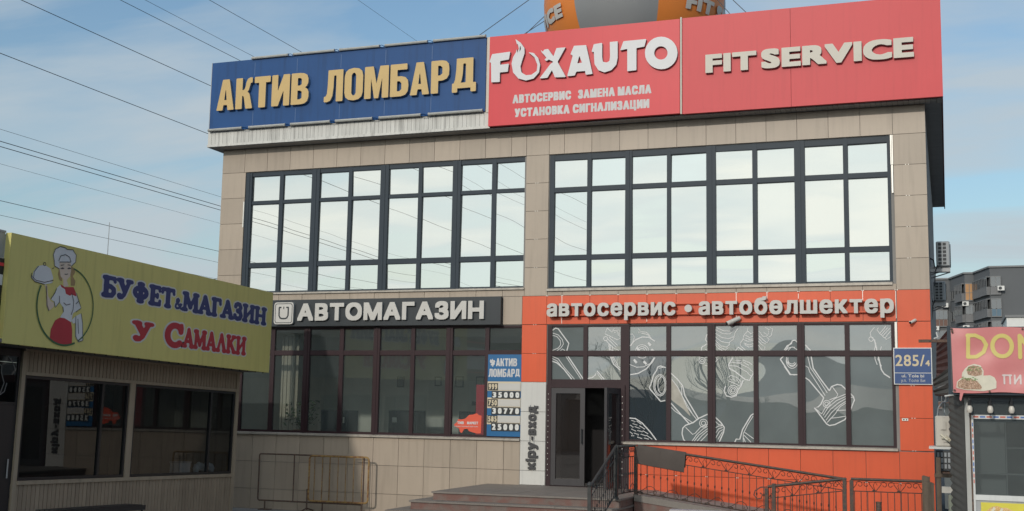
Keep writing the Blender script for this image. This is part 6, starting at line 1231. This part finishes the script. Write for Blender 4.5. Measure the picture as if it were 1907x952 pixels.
m_ = MB(); m_.box(0.62, 0.624, -9.6, -7.658, 4.12, 4.17); m_.box(0.62, 0.624, -9.6, -7.658, 3.19, 3.23); m_.build('red_stripe', MT['red'], p_)
m_ = MB(); m_.box(0.62, 0.624, -9.6, -7.66, 3.83, 3.99); m_.box(0.62, 0.624, -9.6, -7.76, 3.3, 3.82); m_.build('white_lettering', MT['letter_white'], p_)
# ------------------------------------------------------------------ food stall beside the building
T_ = thing('food_stall', 'food stall with dark corrugated side and a white framed serving window', 'stall', (17.8, -4, 0))
for a in (16.08, 19.905):
    m_ = MB(); m_.box(a, a + 0.065, -4.0, -3.9, 0, 2.60); m_.build('post', MT['post'], T_)
m_ = MB(); m_.box(16.147, 16.168, -3.99, -3.93, 0, 2.5); m_.build('rusty_strip', MT['rust'], T_)
m_ = MB(); m_.box(15.95, 20.1, -4.05, -1.5, 2.60, 2.66); m_.box(16.0, 20.0, -4.18, -3.92, 2.565, 2.60); m_.build('roof', MT['black'], T_)
m_ = MB()
for a in (0, 1):
    pts = []
    for k in range(48):
        z = 0.0 + k * 0.055
        pts.append(z)
vs = []; fs = []
for k, z in enumerate(pts):
    dx = 0.018 * (1 if k % 2 else -1)
    for j, (xx, yy) in enumerate(((16.075, -3.93), (15.86, -3.62), (15.90, -1.6))):
        vs.append((xx + (dx if j else 0), yy - (dx if j == 1 else 0), z + (0.10 if j == 1 else 0)))
for k in range(len(pts) - 1):
    for j in range(2): a = k * 3 + j; fs.append((a, a + 1, a + 4, a + 3))
m_.add(vs, fs); m_.build('corrugated_side', MT['corrug'], T_)
m_ = MB(); m_.box(16.17, 16.20, -3.98, -3.92, 0, 2.30); m_.box(16.20, 19.9, -3.98, -3.92, 2.245, 2.305); m_.box(16.20, 19.9, -3.99, -3.92, 1.03, 1.11); m_.box(18.05, 18.10, -3.98, -3.92, 1.11, 2.245)
w_ = m_.build('window', MT['pvc'], T_)
g = MB(); g.add([(16.2, -3.95, 1.11), (18.05, -3.95, 1.11), (18.05, -3.95, 2.245), (16.2, -3.95, 2.245)], [(0, 1, 2, 3)]); g.add([(18.1, -3.95, 1.11), (19.9, -3.95, 1.11), (19.9, -3.95, 2.245), (18.1, -3.95, 2.245)], [(0, 1, 2, 3)])
g.add([(16.148, -3.96, 2.31), (19.9, -3.96, 2.31), (19.9, -3.96, 2.56), (16.148, -3.96, 2.56)], [(0, 1, 2, 3)]); g.build('glazing', GL_STALL, w_)
m_ = MB(); x = 16.20; k = 0
while x < 17.6:
    m_.box(x, x + 0.075, -3.9825, -3.98, 2.262, 2.288, k % 2); x += 0.095; k += 1
z = 1.28; k = 0
while z < 2.2:
    m_.box(16.178, 16.193, -3.9825, -3.98, z, z + 0.055, (k // 2) % 2); z += 0.085; k += 1
m_.build('tape_print', [MT['tape_red'], MT['tape_blue']], w_)
m_ = MB(); m_.box(16.15, 20.0, -3.97, -3.93, 0, 1.028); m_.build('front_wall', MT['zinc'], T_)
m_ = MB(); m_.box(16.2, 20.0, -1.7, -1.6, 0, 2.6); m_.build('wall', MT['zinc'], T_)
m_ = MB(); m_.box(19.975, 20.0, -3.9, -1.71, 0, 2.59); m_.build('side_wall', MT['zinc'], T_)
m_ = MB(); m_.box(16.0, 20.0, -1.75, -1.72, 0, 2.55); m_.build('back_wall', MT['dark_in'], T_)
m_ = MB(); m_.box(16.22, 16.66, -3.30, -3.25, 1.05, 2.2); m_.build('pale_partition', MT['apt_frame'], T_)
m_ = MB(); m_.box(16.2, 19.8, -3.5, -3.2, 1.40, 1.415); m_.box(16.68, 19.8, -3.5, -3.2, 1.80, 1.815); m_.box(16.66, 16.675, -3.5, -3.48, 1.05, 2.2); m_.build('shelf', MT['apt_frame'], T_)
for i, x in enumerate((16.15, 16.44, 16.735)):
    lab = ('pale lamp bulb hanging under the stall eave over the corner post', 'pale lamp bulb hanging under the eave, second from the corner post', 'pale lamp bulb hanging under the eave, third from the corner post')[i]
    t = thing('light_bulb', lab, 'bulb', (x, -4.2, 2.57), 'bulbs under the stall eave')
    m_ = MB(); m_.lathe([(0.003, 2.33), (0.03, 2.335), (0.045, 2.37), (0.04, 2.41), (0.025, 2.44)], (x, -4.2, 0), 12); m_.build('glass', MT['bulb'], t, smooth=True)
    m_ = MB(); m_.lathe([(0.026, 2.441), (0.026, 2.50), (0.012, 2.52)], (x, -4.2, 0), 8); m_.tube([(x, -4.2, 2.52), (x + 0.01, -4.19, 2.57)], 0.006, 5); m_.build('socket', MT['black'], t)
# banner
BX = lambda u, v, d: (u, -4.30 - d, v)
t = thing('banner', 'creased pink red banner with yellow letters and printed wraps on the stall', 'banner', (17.4, -4.3, 2.63))
m_ = MB(); nx, nz = 60, 24; vs = []; fs = []
def crease(x, z):
    return 0.012 * math.sin((x - 15.9) * 3 + (z - 2.6) * 4.5) + 0.010 * math.sin((x * 7.1 - z * 9)) * math.exp(-((x - 16.0 - (3.6 - z)) ** 2) / .06) + 0.006 * math.sin(x * 11 + z * 3)
for j in range(nz + 1):
    for i in range(nx + 1):
        x = 15.915 + (0.012 * (1 - j / nz)) + (19.6 - 15.915) * i / nx; z = 2.632 + 0.975 * j / nz - 0.01 * math.sin(i / nx * 6.28 * 4) * (0 if 2 < j < nz - 2 else 1)
        vs.append((x, -4.30 - crease(x, z), z))
for j in range(nz):
    for i in range(nx): a = j * (nx + 1) + i; fs.append((a, a + 1, a + nx + 2, a + nx + 1))
m_.add(vs, fs); m_.build('cloth', MT['banner'], t, smooth=True)
BC = lambda u, v, d: (u, -4.30 - crease(u, v) - d, v)
def brush(strokes, m, name, h=0.012, d=0.008):
    xs = [p[0] for r, l in strokes for p in l]; ys = [p[1] for r, l in strokes for p in l]
    X, Y = np.meshgrid(np.arange(min(xs) - .1, max(xs) + .1, h), np.arange(min(ys) - .1, max(ys) + .1, h))
    V, Fs = contour(strokes_field(strokes, X, Y, 0.01), min(xs) - .1, min(ys) - .1, h)
    m_ = MB(); solid(m_, V, Fs, None, d, BC); m_.build(name, m, t)
brush([(0.028, [(16.16, 3.49), (16.15, 3.17)]), (0.028, [(16.15, 3.49), (16.26, 3.49), (16.36, 3.44), (16.41, 3.35), (16.37, 3.24), (16.27, 3.17), (16.15, 3.165)])], MT['banner_y'], 'printed_letter')
brush([(0.03, arc(16.63, 3.33, 0.135, 0, 360, 26, 0.155))], MT['banner_y'], 'printed_letter')
brush([(0.028, [(16.875, 3.16), (16.875, 3.48)]), (0.028, [(16.88, 3.48), (17.06, 3.18)]), (0.028, [(17.06, 3.18), (17.06, 3.49)])], MT['banner_y'], 'printed_letter')
brush([(0.012, [(16.645, 2.77), (16.645, 2.895)]), (0.012, [(16.625, 2.895), (16.745, 2.895)]), (0.012, [(16.725, 2.77), (16.725, 2.895)])], MT['banner_w'], 'printed_letter', 0.006)
brush([(0.012, [(16.79, 2.77), (16.79, 2.895)]), (0.012, [(16.79, 2.78), (16.865, 2.89)]), (0.012, [(16.87, 2.77), (16.87, 2.895)])], MT['banner_w'], 'printed_letter', 0.006)
def flat(poly, m, name, d, res=0.01):
    V, Fs = poly_fill(poly, res=res); m_ = MB(); solid(m_, V, Fs, None, d, BC); return m_.build(name, m, t)
flat([(16.05, 2.87), (16.06, 2.93), (16.10, 2.99), (16.15, 3.035), (16.23, 3.062), (16.32, 3.04), (16.36, 2.96), (16.358, 2.885), (16.2, 2.86)], MT['bread'], 'printed_wrap', 0.008)
flat([(16.14, 2.90), (16.12, 2.97), (16.15, 3.02), (16.22, 3.04), (16.31, 3.02), (16.345, 2.95), (16.33, 2.895), (16.24, 2.875)], MT['meat'], 'printed_filling', 0.0095)
flat([(15.97, 2.70), (15.98, 2.79), (16.03, 2.84), (16.08, 2.87), (16.22, 2.87), (16.33, 2.885), (16.45, 2.893), (16.51, 2.86), (16.535, 2.80), (16.53, 2.70), (16.45, 2.675), (16.35, 2.655), (16.1, 2.67)], MT['bread'], 'printed_wrap', 0.0098)
flat([(15.985, 2.71), (15.995, 2.79), (16.06, 2.84), (16.16, 2.85), (16.27, 2.80), (16.33, 2.72), (16.32, 2.68), (16.1, 2.68)], MT['meat'], 'printed_filling', 0.0112)
for up_ in (0, 1):
  m_ = MB()
  for k in range(30):
    x = random.uniform(16.05, 16.28) if up_ else random.uniform(16.13, 16.33); z = random.uniform(2.79, 2.865) if up_ else random.uniform(2.94, 3.03)
    a = random.uniform(0, 3.14); r = random.uniform(0.006, 0.014)
    m_.add([BC(x + r * math.cos(a + q), z + r * 0.6 * math.sin(a + q), 0.0125 + 0.00003 * k) for q in (0, 1.57, 3.14, 4.71)], [(0, 1, 2, 3)])
  m_.build('printed_greens', MT['leaf_print'], t)
for x, z in ((15.93, 3.585), (15.935, 3.55), (15.945, 2.665), (16.435, 2.65), (16.92, 3.58), (17.5, 2.65), (17.9, 3.58)):
    m_ = MB(); m_.tube([(x, -4.335, z), (x, -4.30, z)], 0.016, 8); m_.build('bolt', MT['rust'], t)
m_ = MB(); m_.box(15.86, 15.905, -4.29, -4.22, 2.60, 3.64); m_.box(15.905, 19.6, -4.27, -4.22, 2.60, 2.64); m_.box(15.905, 19.6, -4.27, -4.22, 3.58, 3.62); m_.build('frame', MT['frame_up'], t)
m_ = MB(); m_.prism([(16.02, 2.63), (16.07, 2.63), (16.03, 2.50), (16.01, 2.53)], -4.31, -4.305, lambda u, v, d: (u, d, v)); m_.build('torn_strip', MT['banner'], t)
# yellow poster under the serving window
t = thing('poster', 'yellow poster with a pastry picture under the stall window', 'poster', (17.2, -3.98, 0.3))
m_ = MB(); m_.box(16.27, 18.2, -3.982, -3.971, 0.2, 1.0); m_.build('sheet', MT['poster'], t)
PF = lambda u, v, d: (u, -3.983 - d, v)
V, Fs = poly_fill([(16.28, 0.80), (16.34, 0.87), (16.42, 0.94), (16.50, 0.955), (16.56, 0.93), (16.62, 0.935), (16.72, 0.89), (16.86, 0.80), (16.86, 0.5), (16.28, 0.5)], res=0.012)
m_ = MB(); solid(m_, V, Fs, None, 0.0, PF); m_.build('printed_pastry', MT['crust'], t)
m_ = MB()
for k, (x, z) in enumerate(((16.46, 0.93), (16.57, 0.92), (16.66, 0.88))):
    ribbon(m_, [(x, z), (x - 0.06, z - 0.10), (x - 0.10, z - 0.25)], 0.035, 0.001 + 0.0002 * k, PF)
m_.build('printed_cream', MT['bread'], t)
# white outdoor unit on its shelf beside the stall
t = thing('air_conditioner', 'yellowed white outdoor unit on a shelf between the stall and the building', 'air conditioner', (15.75, -2.5, 1.77))
m_ = MB(); m_.box(15.635, 15.875, -2.55, -1.85, 1.785, 2.285); m_.build('casing', MT['ac_white'], t, bevel=0.02)
m_ = MB(); m_.box(15.72, 15.80, -2.575, -2.551, 2.06, 2.20); m_.box(15.76, 15.85, -2.57, -2.551, 1.86, 1.98); m_.build('service_cover', MT['ac_white'], t)
m_ = MB(); m_.tube([(15.74, -2.57, 1.92), (15.80, -2.64, 1.95), (15.88, -2.62, 1.88), (15.93, -2.6, 1.95), (15.94, -2.55, 2.15), (15.90, -2.5, 2.28)], 0.022, 7)
m_.tube([(15.72, -2.57, 1.98), (15.82, -2.66, 1.90), (15.90, -2.6, 1.84), (15.96, -2.6, 1.98), (15.95, -2.5, 2.2)], 0.018, 7); m_.build('wrapped_pipe', MT['bread'], t)
m_ = MB(); m_.tube([(15.67, -2.45, 2.285), (15.69, -2.45, 2.42), (15.75, -2.4, 2.50), (15.84, -2.3, 2.52)], 0.008, 6); m_.tube([(15.78, -2.4, 2.285), (15.80, -2.3, 2.55)], 0.008, 6); m_.build('cable', MT['ac'], t)
m_ = MB(); m_.box(15.53, 16.01, -2.60, -1.8, 1.745, 1.782); m_.build('shelf', MT['pvc'], t)
t = thing('air_conditioner', 'dark grille unit low in the gap under the white shelf', 'air conditioner', (15.73, 1.0, 1.27))
m_ = MB(); m_.box(15.60, 15.88, 1.0, 1.6, 1.27, 1.64); m_.build('casing', MT['grille'], t)
m_ = MB()
for k in range(4):
    for j in range(3): m_.box(15.62 + 0.065 * k, 15.66 + 0.065 * k, 0.985, 0.999, 1.30 + 0.11 * j, 1.38 + 0.11 * j)
m_.build('vent_grille', MT['ac'], t)
m_ = MB(); m_.box(15.57, 15.95, 0.9, 1.7, 1.19, 1.24); m_.box(15.60, 15.64, 0.95, 1.0, 0.0, 1.19); m_.build('stand', MT['rust'], t)
# awning sheets
t = thing('awning', 'ragged dark brown corrugated awning between the stall and the building', 'awning', (15.78, -3.2, 2.6))
def sheet(poly, y0, m, name, n=16):
    """corrugated sheet cut to an outline in the x-z plane"""
    m_ = MB()
    (xa, za), (xb, zb), (xc, zc), (xd, zd) = poly      # a-b top edge, d-c bottom edge
    vs = []
    for i in range(n + 1):
        f = i / n; dy = 0.03 * (1 if i % 2 else -1)
        for s_ in (0, 1):
            x0_ = xa + (xd - xa) * f; z0_ = za + (zd - za) * f; x1_ = xb + (xc - xb) * f; z1_ = zb + (zc - zb) * f
            vs.append((x0_ if not s_ else x1_, y0 + dy + (0.45 if not s_ else 0), (z0_ if not s_ else z1_)))
    fs = [(2 * i, 2 * i + 1, 2 * i + 3, 2 * i + 2) for i in range(n)]
    m_.add(vs, fs); o_ = m_.build(name, m, t); md = o_.modifiers.new('thick', 'SOLIDIFY'); md.thickness = 0.006
sheet([(15.70, 3.46), (15.89, 3.66), (15.89, 2.75), (15.68, 2.84)], -3.4, MT['corrug_red'], 'upper_sheet', 14)
sheet([(15.63, 2.86), (15.89, 3.05), (15.89, 2.80), (15.64, 2.72)], -3.55, MT['corrug'], 'torn_sheet', 4)
sheet([(15.62, 2.68), (15.89, 2.80), (15.92, 2.58), (15.66, 2.60)], -3.6, MT['corrug'], 'torn_sheet', 3)
m_ = MB(); m_.box(15.43, 15.90, -3.45, -3.38, 3.44, 3.485); m_.build('beam', MT['rust'], t)
m_ = MB(); m_.tube([(15.66, -3.4, 3.5), (15.72, -3.4, 3.52), (15.70, -3.4, 3.60)], 0.012, 5); m_.tube([(15.80, -3.7, 2.585), (15.93, -3.72, 2.61), (15.93, -3.72, 2.66)], 0.014, 6); m_.build('loose_bracket', MT['pvc'], t)
# gap clutter
t = thing('scrap_post', 'brown timber post in the gap beside the orange corner', 'post', (15.66, -0.5, 0))
m_ = MB(); m_.box(15.61, 15.69, -0.6, -0.5, 0, 1.55); m_.build('shaft', MT['wood'], t)
m_ = MB(); m_.box(15.58, 15.98, -0.62, -0.603, 1.20, 1.27); m_.build('rail', MT['wood'], t)
t = thing('scrap_post', 'grey green pipe stub standing low in the gap by the stall', 'post', (15.84, -1.0, 0))
m_ = MB(); m_.tube([(15.85, -1.0, 0), (15.85, -1.0, 0.92)], 0.05, 10); m_.build('shaft', mat('pale_green_pipe', (0.24, 0.27, 0.22), 0.6), t)
m_ = MB(); m_.box(15.70, 15.88, -0.98, -0.9, 0.95, 1.06); m_.build('cross_piece', MT['dirty_white'], t)
t = thing('garden_wall', 'long white rendered wall in the yard behind the stall', 'wall', (18, 9, 0))
m_ = MB(); m_.box(15.7, 24, 9, 9.2, 0, 2.55); m_.build('body', MT['dirty_white'], t)
m_ = MB(); m_.box(15.65, 24.05, 8.95, 9.25, 2.552, 2.65); m_.build('coping', MT['concrete'], t)
t = thing('outbuilding', 'plain white outbuilding behind the stall below the grey flats', 'building', (22, 60, 0))
m_ = MB(); m_.box(19.52, 27, 60, 66, 0, 8.85); m_.build('wall', MT['white'], t)
m_ = MB(); m_.box(19.42, 27.1, 59.9, 66.1, 8.852, 9.0); m_.build('roof', MT['apt_frame'], t)

# ------------------------------------------------------------------ grey block of flats
Ap = thing('apartment_building', 'dark grey stepped block of flats with glazed balconies beyond the stall', 'building', (20, 158, 0))
plan = [(10.5, 163.6), (16.45, 163.6), (18.45, 156.75), (19.65, 156.75), (21.55, 150.0), (42, 150.0), (42, 172), (10.5, 172)]
m_ = MB(); m_.prism(plan, 22.72, 0.0, lambda u, v, d: (u, v, d)); m_.build('wall', MT['apt'], Ap)
m_ = MB(); m_.prism([(x + (0.15 if x > 40 else -0.15), y + (-0.2 if y < 170 else 0.2)) for x, y in plan], 22.95, 22.722, lambda u, v, d: (u, v, d)); m_.build('roof', MT['apt_frame'], Ap)
def seg_frame(p, q):
    p, q = Vector(p), Vector(q); d = (q - p).normalized(); nrm_ = Vector((d.y, -d.x))
    return lambda u, v, w: (p.x + d.x * u + nrm_.x * w, p.y + d.y * u + nrm_.y * w, v)
def balcony(fr, u0, u1, z, lab=None, panel='apt_panel', out=0.5, blind=None, open_=False, h=2.5, nm=4):
    m_ = MB(); q = lambda a, b, c, d_, e, f: m_.prism([(a, c), (b, c), (b, d_), (a, d_)], f, e, fr)
    q(u0, u1, z, z + 0.12, 0, out); q(u0, u1, z + h - 0.12, z + h, 0, out)
    q(u0, u1, z + 1.08, z + 1.16, out - 0.06, out)
    for k in range(nm + 1):
        a = u0 + (u1 - u0 - 0.08) * k / nm; q(a, a + 0.08, z + 0.12, z + h - 0.12, out - 0.06, out)
    b_ = m_.build('balcony', MT['apt_frame'], Ap)
    m_ = MB(); m_.prism([(u0 + .02, z + 0.12), (u1 - .02, z + 0.12), (u1 - .02, z + 1.08), (u0 + .02, z + 1.08)], out - 0.045, out - 0.02, fr)
    if out > 0.2:
        for a in (u0, u1 - 0.05): m_.prism([(a, z + .12), (a + .05, z + .12), (a + .05, z + 1.1), (a, z + 1.1)], 0, out - 0.05, fr)
    m_.build('front_panel', MT[panel], b_)
    if not open_:
        g = MB(); g.add([fr(u0 + .02, z + 1.16, out - .03), fr(u1 - .02, z + 1.16, out - .03), fr(u1 - .02, z + h - .12, out - .03), fr(u0 + .02, z + h - .12, out - .03)], [(0, 1, 2, 3)])
        g.build('pane', MT[blind] if blind else GL_APT, b_)
    else:
        g = MB(); g.add([fr(u0 + .05, z + .1, 0.01), fr(u1 - .05, z + .1, 0.01), fr(u1 - .05, z + h - .12, 0.01), fr(u0 + .05, z + h - .12, 0.01)], [(0, 1, 2, 3)]); g.build('shade_sheet', MT['black'], b_)  # flat black sheet paints the shade inside an open balcony
def flat_window(fr, u0, u1, z0, z1):
    m_ = MB(); q = lambda a, b, c, d_: m_.prism([(a, c), (b, c), (b, d_), (a, d_)], 0.10, 0.0, fr)
    q(u0, u0 + .08, z0, z1); q(u1 - .08, u1, z0, z1); q(u0 + .08, u1 - .08, z0, z0 + .08); q(u0 + .08, u1 - .08, z1 - .08, z1); q((u0 + u1) / 2 - .03, (u0 + u1) / 2 + .03, z0 + .08, z1 - .08)
    w_ = m_.build('window', MT['apt_frame'], Ap)
    g = MB(); g.add([fr(u0 + .08, z0 + .08, .05), fr(u1 - .08, z0 + .08, .05), fr(u1 - .08, z1 - .08, .05), fr(u0 + .08, z1 - .08, .05)], [(0, 1, 2, 3)]); g.build('pane', GL_APT, w_)
f2f = seg_frame((21.55, 150.0), (42, 150.0)); f2r = seg_frame((19.65, 156.75), (21.55, 150.0))
f1f = seg_frame((18.45, 156.75), (19.65, 156.75)); f1r = seg_frame((16.45, 163.6), (18.45, 156.75)); f0f = seg_frame((10.5, 163.6), (16.45, 163.6))
for k in range(6):
    z = 19.05 - 3.0 * k
    balcony(f2f, 0.05, 1.35, z, out=0.25, panel=('apt_panel', 'apt_blue', 'apt_brown')[k % 3], nm=2)
    balcony(f2r, 4.3, 7.0, z, out=0.5, panel=('apt_panel', 'apt_panel', 'apt_brown')[k % 3], nm=4)
    balcony(f2r, 0.3, 4.0, z - 0.3 * 0, out=0.35, open_=(k % 3 == 1), panel='apt_panel', nm=5)
    balcony(f1f, 0.0, 1.15, z - 0.15, out=0.2, blind='apt_blind' if k == 0 else None, panel='apt_blind' if k == 0 else 'apt_panel', nm=2)
    balcony(f1r, 3.6, 7.0, z - 0.15, out=0.45, nm=5, panel='apt_panel')
    flat_window(f1r, 0.6, 2.4, z + 0.35, z + 1.9)
    balcony(f0f, 3.2, 5.6, z - 0.3, out=0.3, nm=4, open_=(k == 0), panel=('apt_panel', 'apt_brown')[k % 2])
    balcony(f0f, 0.4, 2.8, z - 0.3, out=0.3, nm=4)
proto = None
for i, (x, y, z, lab) in enumerate([(22.45, 149.5, 19.55, 'white air conditioner on the corner balcony of the top floor of the grey flats'), (15.35, 163.0, 18.55, 'white air conditioner under the open balcony of the grey flats'),
        (18.05, 156.4, 18.15, 'white air conditioner beside the balcony with the orange blind'), (18.05, 156.4, 14.8, 'white air conditioner one floor below the orange blind'), (14.0, 163.0, 15.2, 'white air conditioner lowest on the far end of the grey flats')]):
    if proto is None:
        proto = thing('air_conditioner', lab, 'air conditioner', (x, y, z), 'air conditioners on the grey flats')
        m_ = MB(); m_.box(x, x + 0.85, y - 0.35, y, z, z + 0.62); m_.build('casing', MT['white'], proto)
        m_ = MB(); m_.lathe([(0.22, 0.0), (0.22, -0.03), (0.05, -0.04)], (x + 0.33, y - 0.351, z + 0.31), 14, axis=1); m_.build('fan', MT['grille'], proto)
        base = (x, y, z)
    else:
        dup(proto, (x - base[0], y - base[1], z - base[2]), lab)

# ------------------------------------------------------------------ balloon on the roof
BC_ = Vector((8.95, 3.7, 12.0)); BR = 2.17
t = thing('advertising_balloon', 'huge orange and grey inflated balloon tethered on the flat roof', 'balloon', BC_)
cam_az = math.atan2(-23.73 - BC_.y, 15.86 - BC_.x)
def sph(lon, lat, r=BR):      # lon grows to the viewer's right, 0 faces the camera
    a = cam_az + lon
    rr_ = r * math.cos(lat); z = r * math.sin(lat)
    if lat < -0.9: rr_ *= 1.0
    return (BC_.x + rr_ * math.cos(a), BC_.y + rr_ * math.sin(a), BC_.z + z)
edges = [R(-40), R(15), R(78), R(140), R(200), R(258), R(320)]
for k in range(6):
    m_ = MB(); a, b = edges[k], edges[k + 1]; n = 10; nl = 28; vs = []; fs = []
    for j in range(nl + 1):
        la = -math.pi / 2 + math.pi * j / nl
        for i in range(n + 1):
            lo = a + (b - a) * i / n; puff = 1 + 0.012 * math.sin(math.pi * i / n)
            vs.append(sph(lo, la, BR * puff))
    for j in range(nl):
        for i in range(n): q = j * (n + 1) + i; fs.append((q, q + 1, q + n + 2, q + n + 1))
    m_.add(vs, fs); m_.build('gore', MT['balloon_grey'] if k % 2 == 0 else MT['balloon_orange'], t, smooth=True)
for st in (33, 213):
    ln_ = set_line('FIT SERVICE', 0, 10.0, 0, 1.0, wt=(0.115, 0.085), gap=0.07, res=0.04, cap='H', space=0.3)
    m_ = MB()
    for c, V, Fs in ln_: solid(m_, V, Fs, None, 0, lambda u, v, d: sph(R(st + u * 9.6), R(-17 + v * 8.6), BR * 1.022))
    m_.build('lettering', MT['letter_pale'], t)
m_ = MB(); m_.lathe([(1.1, 9.95), (1.25, 9.6), (1.35, 8.56)], (BC_.x, BC_.y, 0), 20); m_.build('base_skirt', MT['balloon_grey'], t)
for i, (a, b, lab) in enumerate([((7.45, 2.5, 12.5), (5.23, 2.5, 11.16), 'tether rope of the balloon running out farthest over the blue sign'), ((7.10, 3.0, 11.75), (6.30, 2.5, 11.05), 'tether rope close beside the balloon above the joint of the blue and red signs'),
        ((7.3, 3.0, 12.1), (6.55, 2.5, 11.15), 'tether rope just above the one closest to the balloon'), ((11.05, 3.0, 11.8), (11.62, 2.5, 11.0), 'steep tether rope on the red sign side of the balloon'), ((10.9, 3.0, 12.3), (12.1, 2.5, 10.9), 'slack tether rope farthest out on the red sign side of the balloon')]):
    m_ = MB(); a, b = Vector(a), Vector(b); e = b + (b - a) * 1.2; e.z = 8.56; s = (e - a)
    e = a + (b - a) * ((8.56 - a.z) / (b.z - a.z)); m_.tube([a, e], 0.009, 5)
    tag(m_.build('tether_rope', MT['rope']), lab, 'rope', 'tether ropes of the balloon')

# ------------------------------------------------------------------ overhead cables along the side street
WIRES = [(10.98, .016, 'thick overhead cable that passes just over the corner of the blue sign'), (9.63, .016, 'overhead cable meeting the lower edge of the blue sign'), (12.09, .014, 'overhead cable crossing behind the blue sign, nearest its corner'),
         (12.41, .010, 'thin overhead cable crossing behind the blue sign beside a thicker one'), (13.34, .014, 'overhead cable reaching the blue sign near its second letter'), (16.27, .010, 'highest thin overhead cable, coming down near the middle of the blue sign'),
         (8.01, .008, 'thin overhead cable just above the close pair left of the upper windows'), (7.75, .016, 'upper cable of the close thick pair beside the upper windows'), (7.64, .016, 'lower cable of the close thick pair beside the upper windows'),
         (7.27, .006, 'faintest thin cable below the close thick pair'), (6.49, .012, 'overhead cable well below the close pair, above the antenna tip'), (6.18, .008, 'thin overhead cable crossing the antenna mast'), (5.72, .006, 'lowest thin cable, just over the yellow kiosk sign')]
for i, (z, r, lab) in enumerate(WIRES):
    m_ = MB(); pts = []
    for k in range(41):
        y = -40 + k * 3.5; s_ = ((y - 2) / 45); pts.append((-3.0, y, z + 0.35 * s_ * s_ * (1 if i % 2 else .6)))
    m_.tube(pts, r * 0.52, 5); tag(m_.build('overhead_cable', MT['cable']), lab, 'cable', 'overhead cables along the side street')
m_ = MB(); m_.tube([(-3.0, 3.6, 5.55), (-1.6, 5.0, 5.98), (2.0, 8.6, 7.0)], 0.008, 5); tag(m_.build('drop_cable', MT['cable']), 'short thin cable rising against the others to the beige corner', 'cable')

# ------------------------------------------------------------------ what stands across the street (seen in the glass)
t = thing('street_building', 'long grey block across the street mirrored in the clear shop windows', 'building', (-16, -46, 0))
m_ = MB(); m_.box(-34, -6.4, -52, -46, 0, 6.9); m_.build('wall', MT['block'], t)
m_ = MB(); m_.prism([(-52.4, 6.9), (-45.5, 6.9), (-49, 8.1)], -34.5, -6.0, lambda u, v, d: (d, u, v)); m_.build('roof', MT['shed'], t)
for k in range(9):
    for zz_ in (1.2, 4.3):
        x = -33 + k * 3.0; m_ = MB(); m_.box(x, x + 1.5, -45.99, -45.93, zz_, zz_ + 1.7); w_ = m_.build('window', MT['apt_frame'], t)
        m_ = MB(); m_.box(x + .1, x + 1.4, -45.93, -45.92, zz_ + .1, zz_ + 1.6); m_.build('pane', MT['tile_black'], w_)
t = thing('street_shed', 'low dark metal shed across the street mirrored in the grey film windows', 'shed', (4, -48, 0))
m_ = MB(); m_.box(-6.3, 15, -52, -48, 0, 3.0); m_.build('wall', MT['shed'], t)
m_ = MB(); m_.prism([(-52.3, 3.0), (-47.6, 3.0), (-50, 3.7)], -6.6, 15.3, lambda u, v, d: (d, u, v)); m_.build('roof', MT['corrug'], t)
m_ = MB(); m_.box(0, 3, -47.99, -47.9, 0, 2.6); m_.build('door', MT['zinc'], t)
def tree(x, y, h, lab, seed):
    rnd = random.Random(seed); tr = MB(); cr_ = MB()
    def grow(p, d, r, L, lev):
        pts = [p]; q = p; dd = d
        for k in range(4):
            dd = (dd + Vector((rnd.uniform(-.16, .16), rnd.uniform(-.16, .16), 0.05))).normalized(); q = q + dd * L / 4; pts.append(q)
        (tr if lev == 0 else cr_).tube(pts, r, 6 if lev < 2 else 3, r1=r * 0.5)
        if lev >= 4: return
        for k in range(4 if lev < 3 else 3):
            f = rnd.uniform(0.4, 1.0); b = pts[min(4, int(f * 4) + 0)]
            ax = Vector((rnd.uniform(-1, 1), rnd.uniform(-1, 1), rnd.uniform(-0.1, 0.5))).normalized()
            grow(b, (dd * 0.75 + ax * 0.75).normalized(), r * 0.45, L * rnd.uniform(0.5, 0.72), lev + 1)
    t = thing('bare_tree', lab, 'tree', (x, y, 0), 'bare trees across the street')
    grow(Vector((x, y, -0.05)), Vector((0, 0, 1)), 0.17, h * 0.42, 0)
    tr.build('trunk', MT['bark'], t); cr_.build('crown', MT['bark'], t)
tree(0.5, -40, 8.5, 'tall bare tree across the street mirrored beside the brake disc drawing', 3)
tree(4.2, -41, 9.0, 'spreading bare tree across the street mirrored in the middle grey panes', 5)
tree(7.4, -43, 6.0, 'smaller bare tree across the street nearest the shed door', 8)
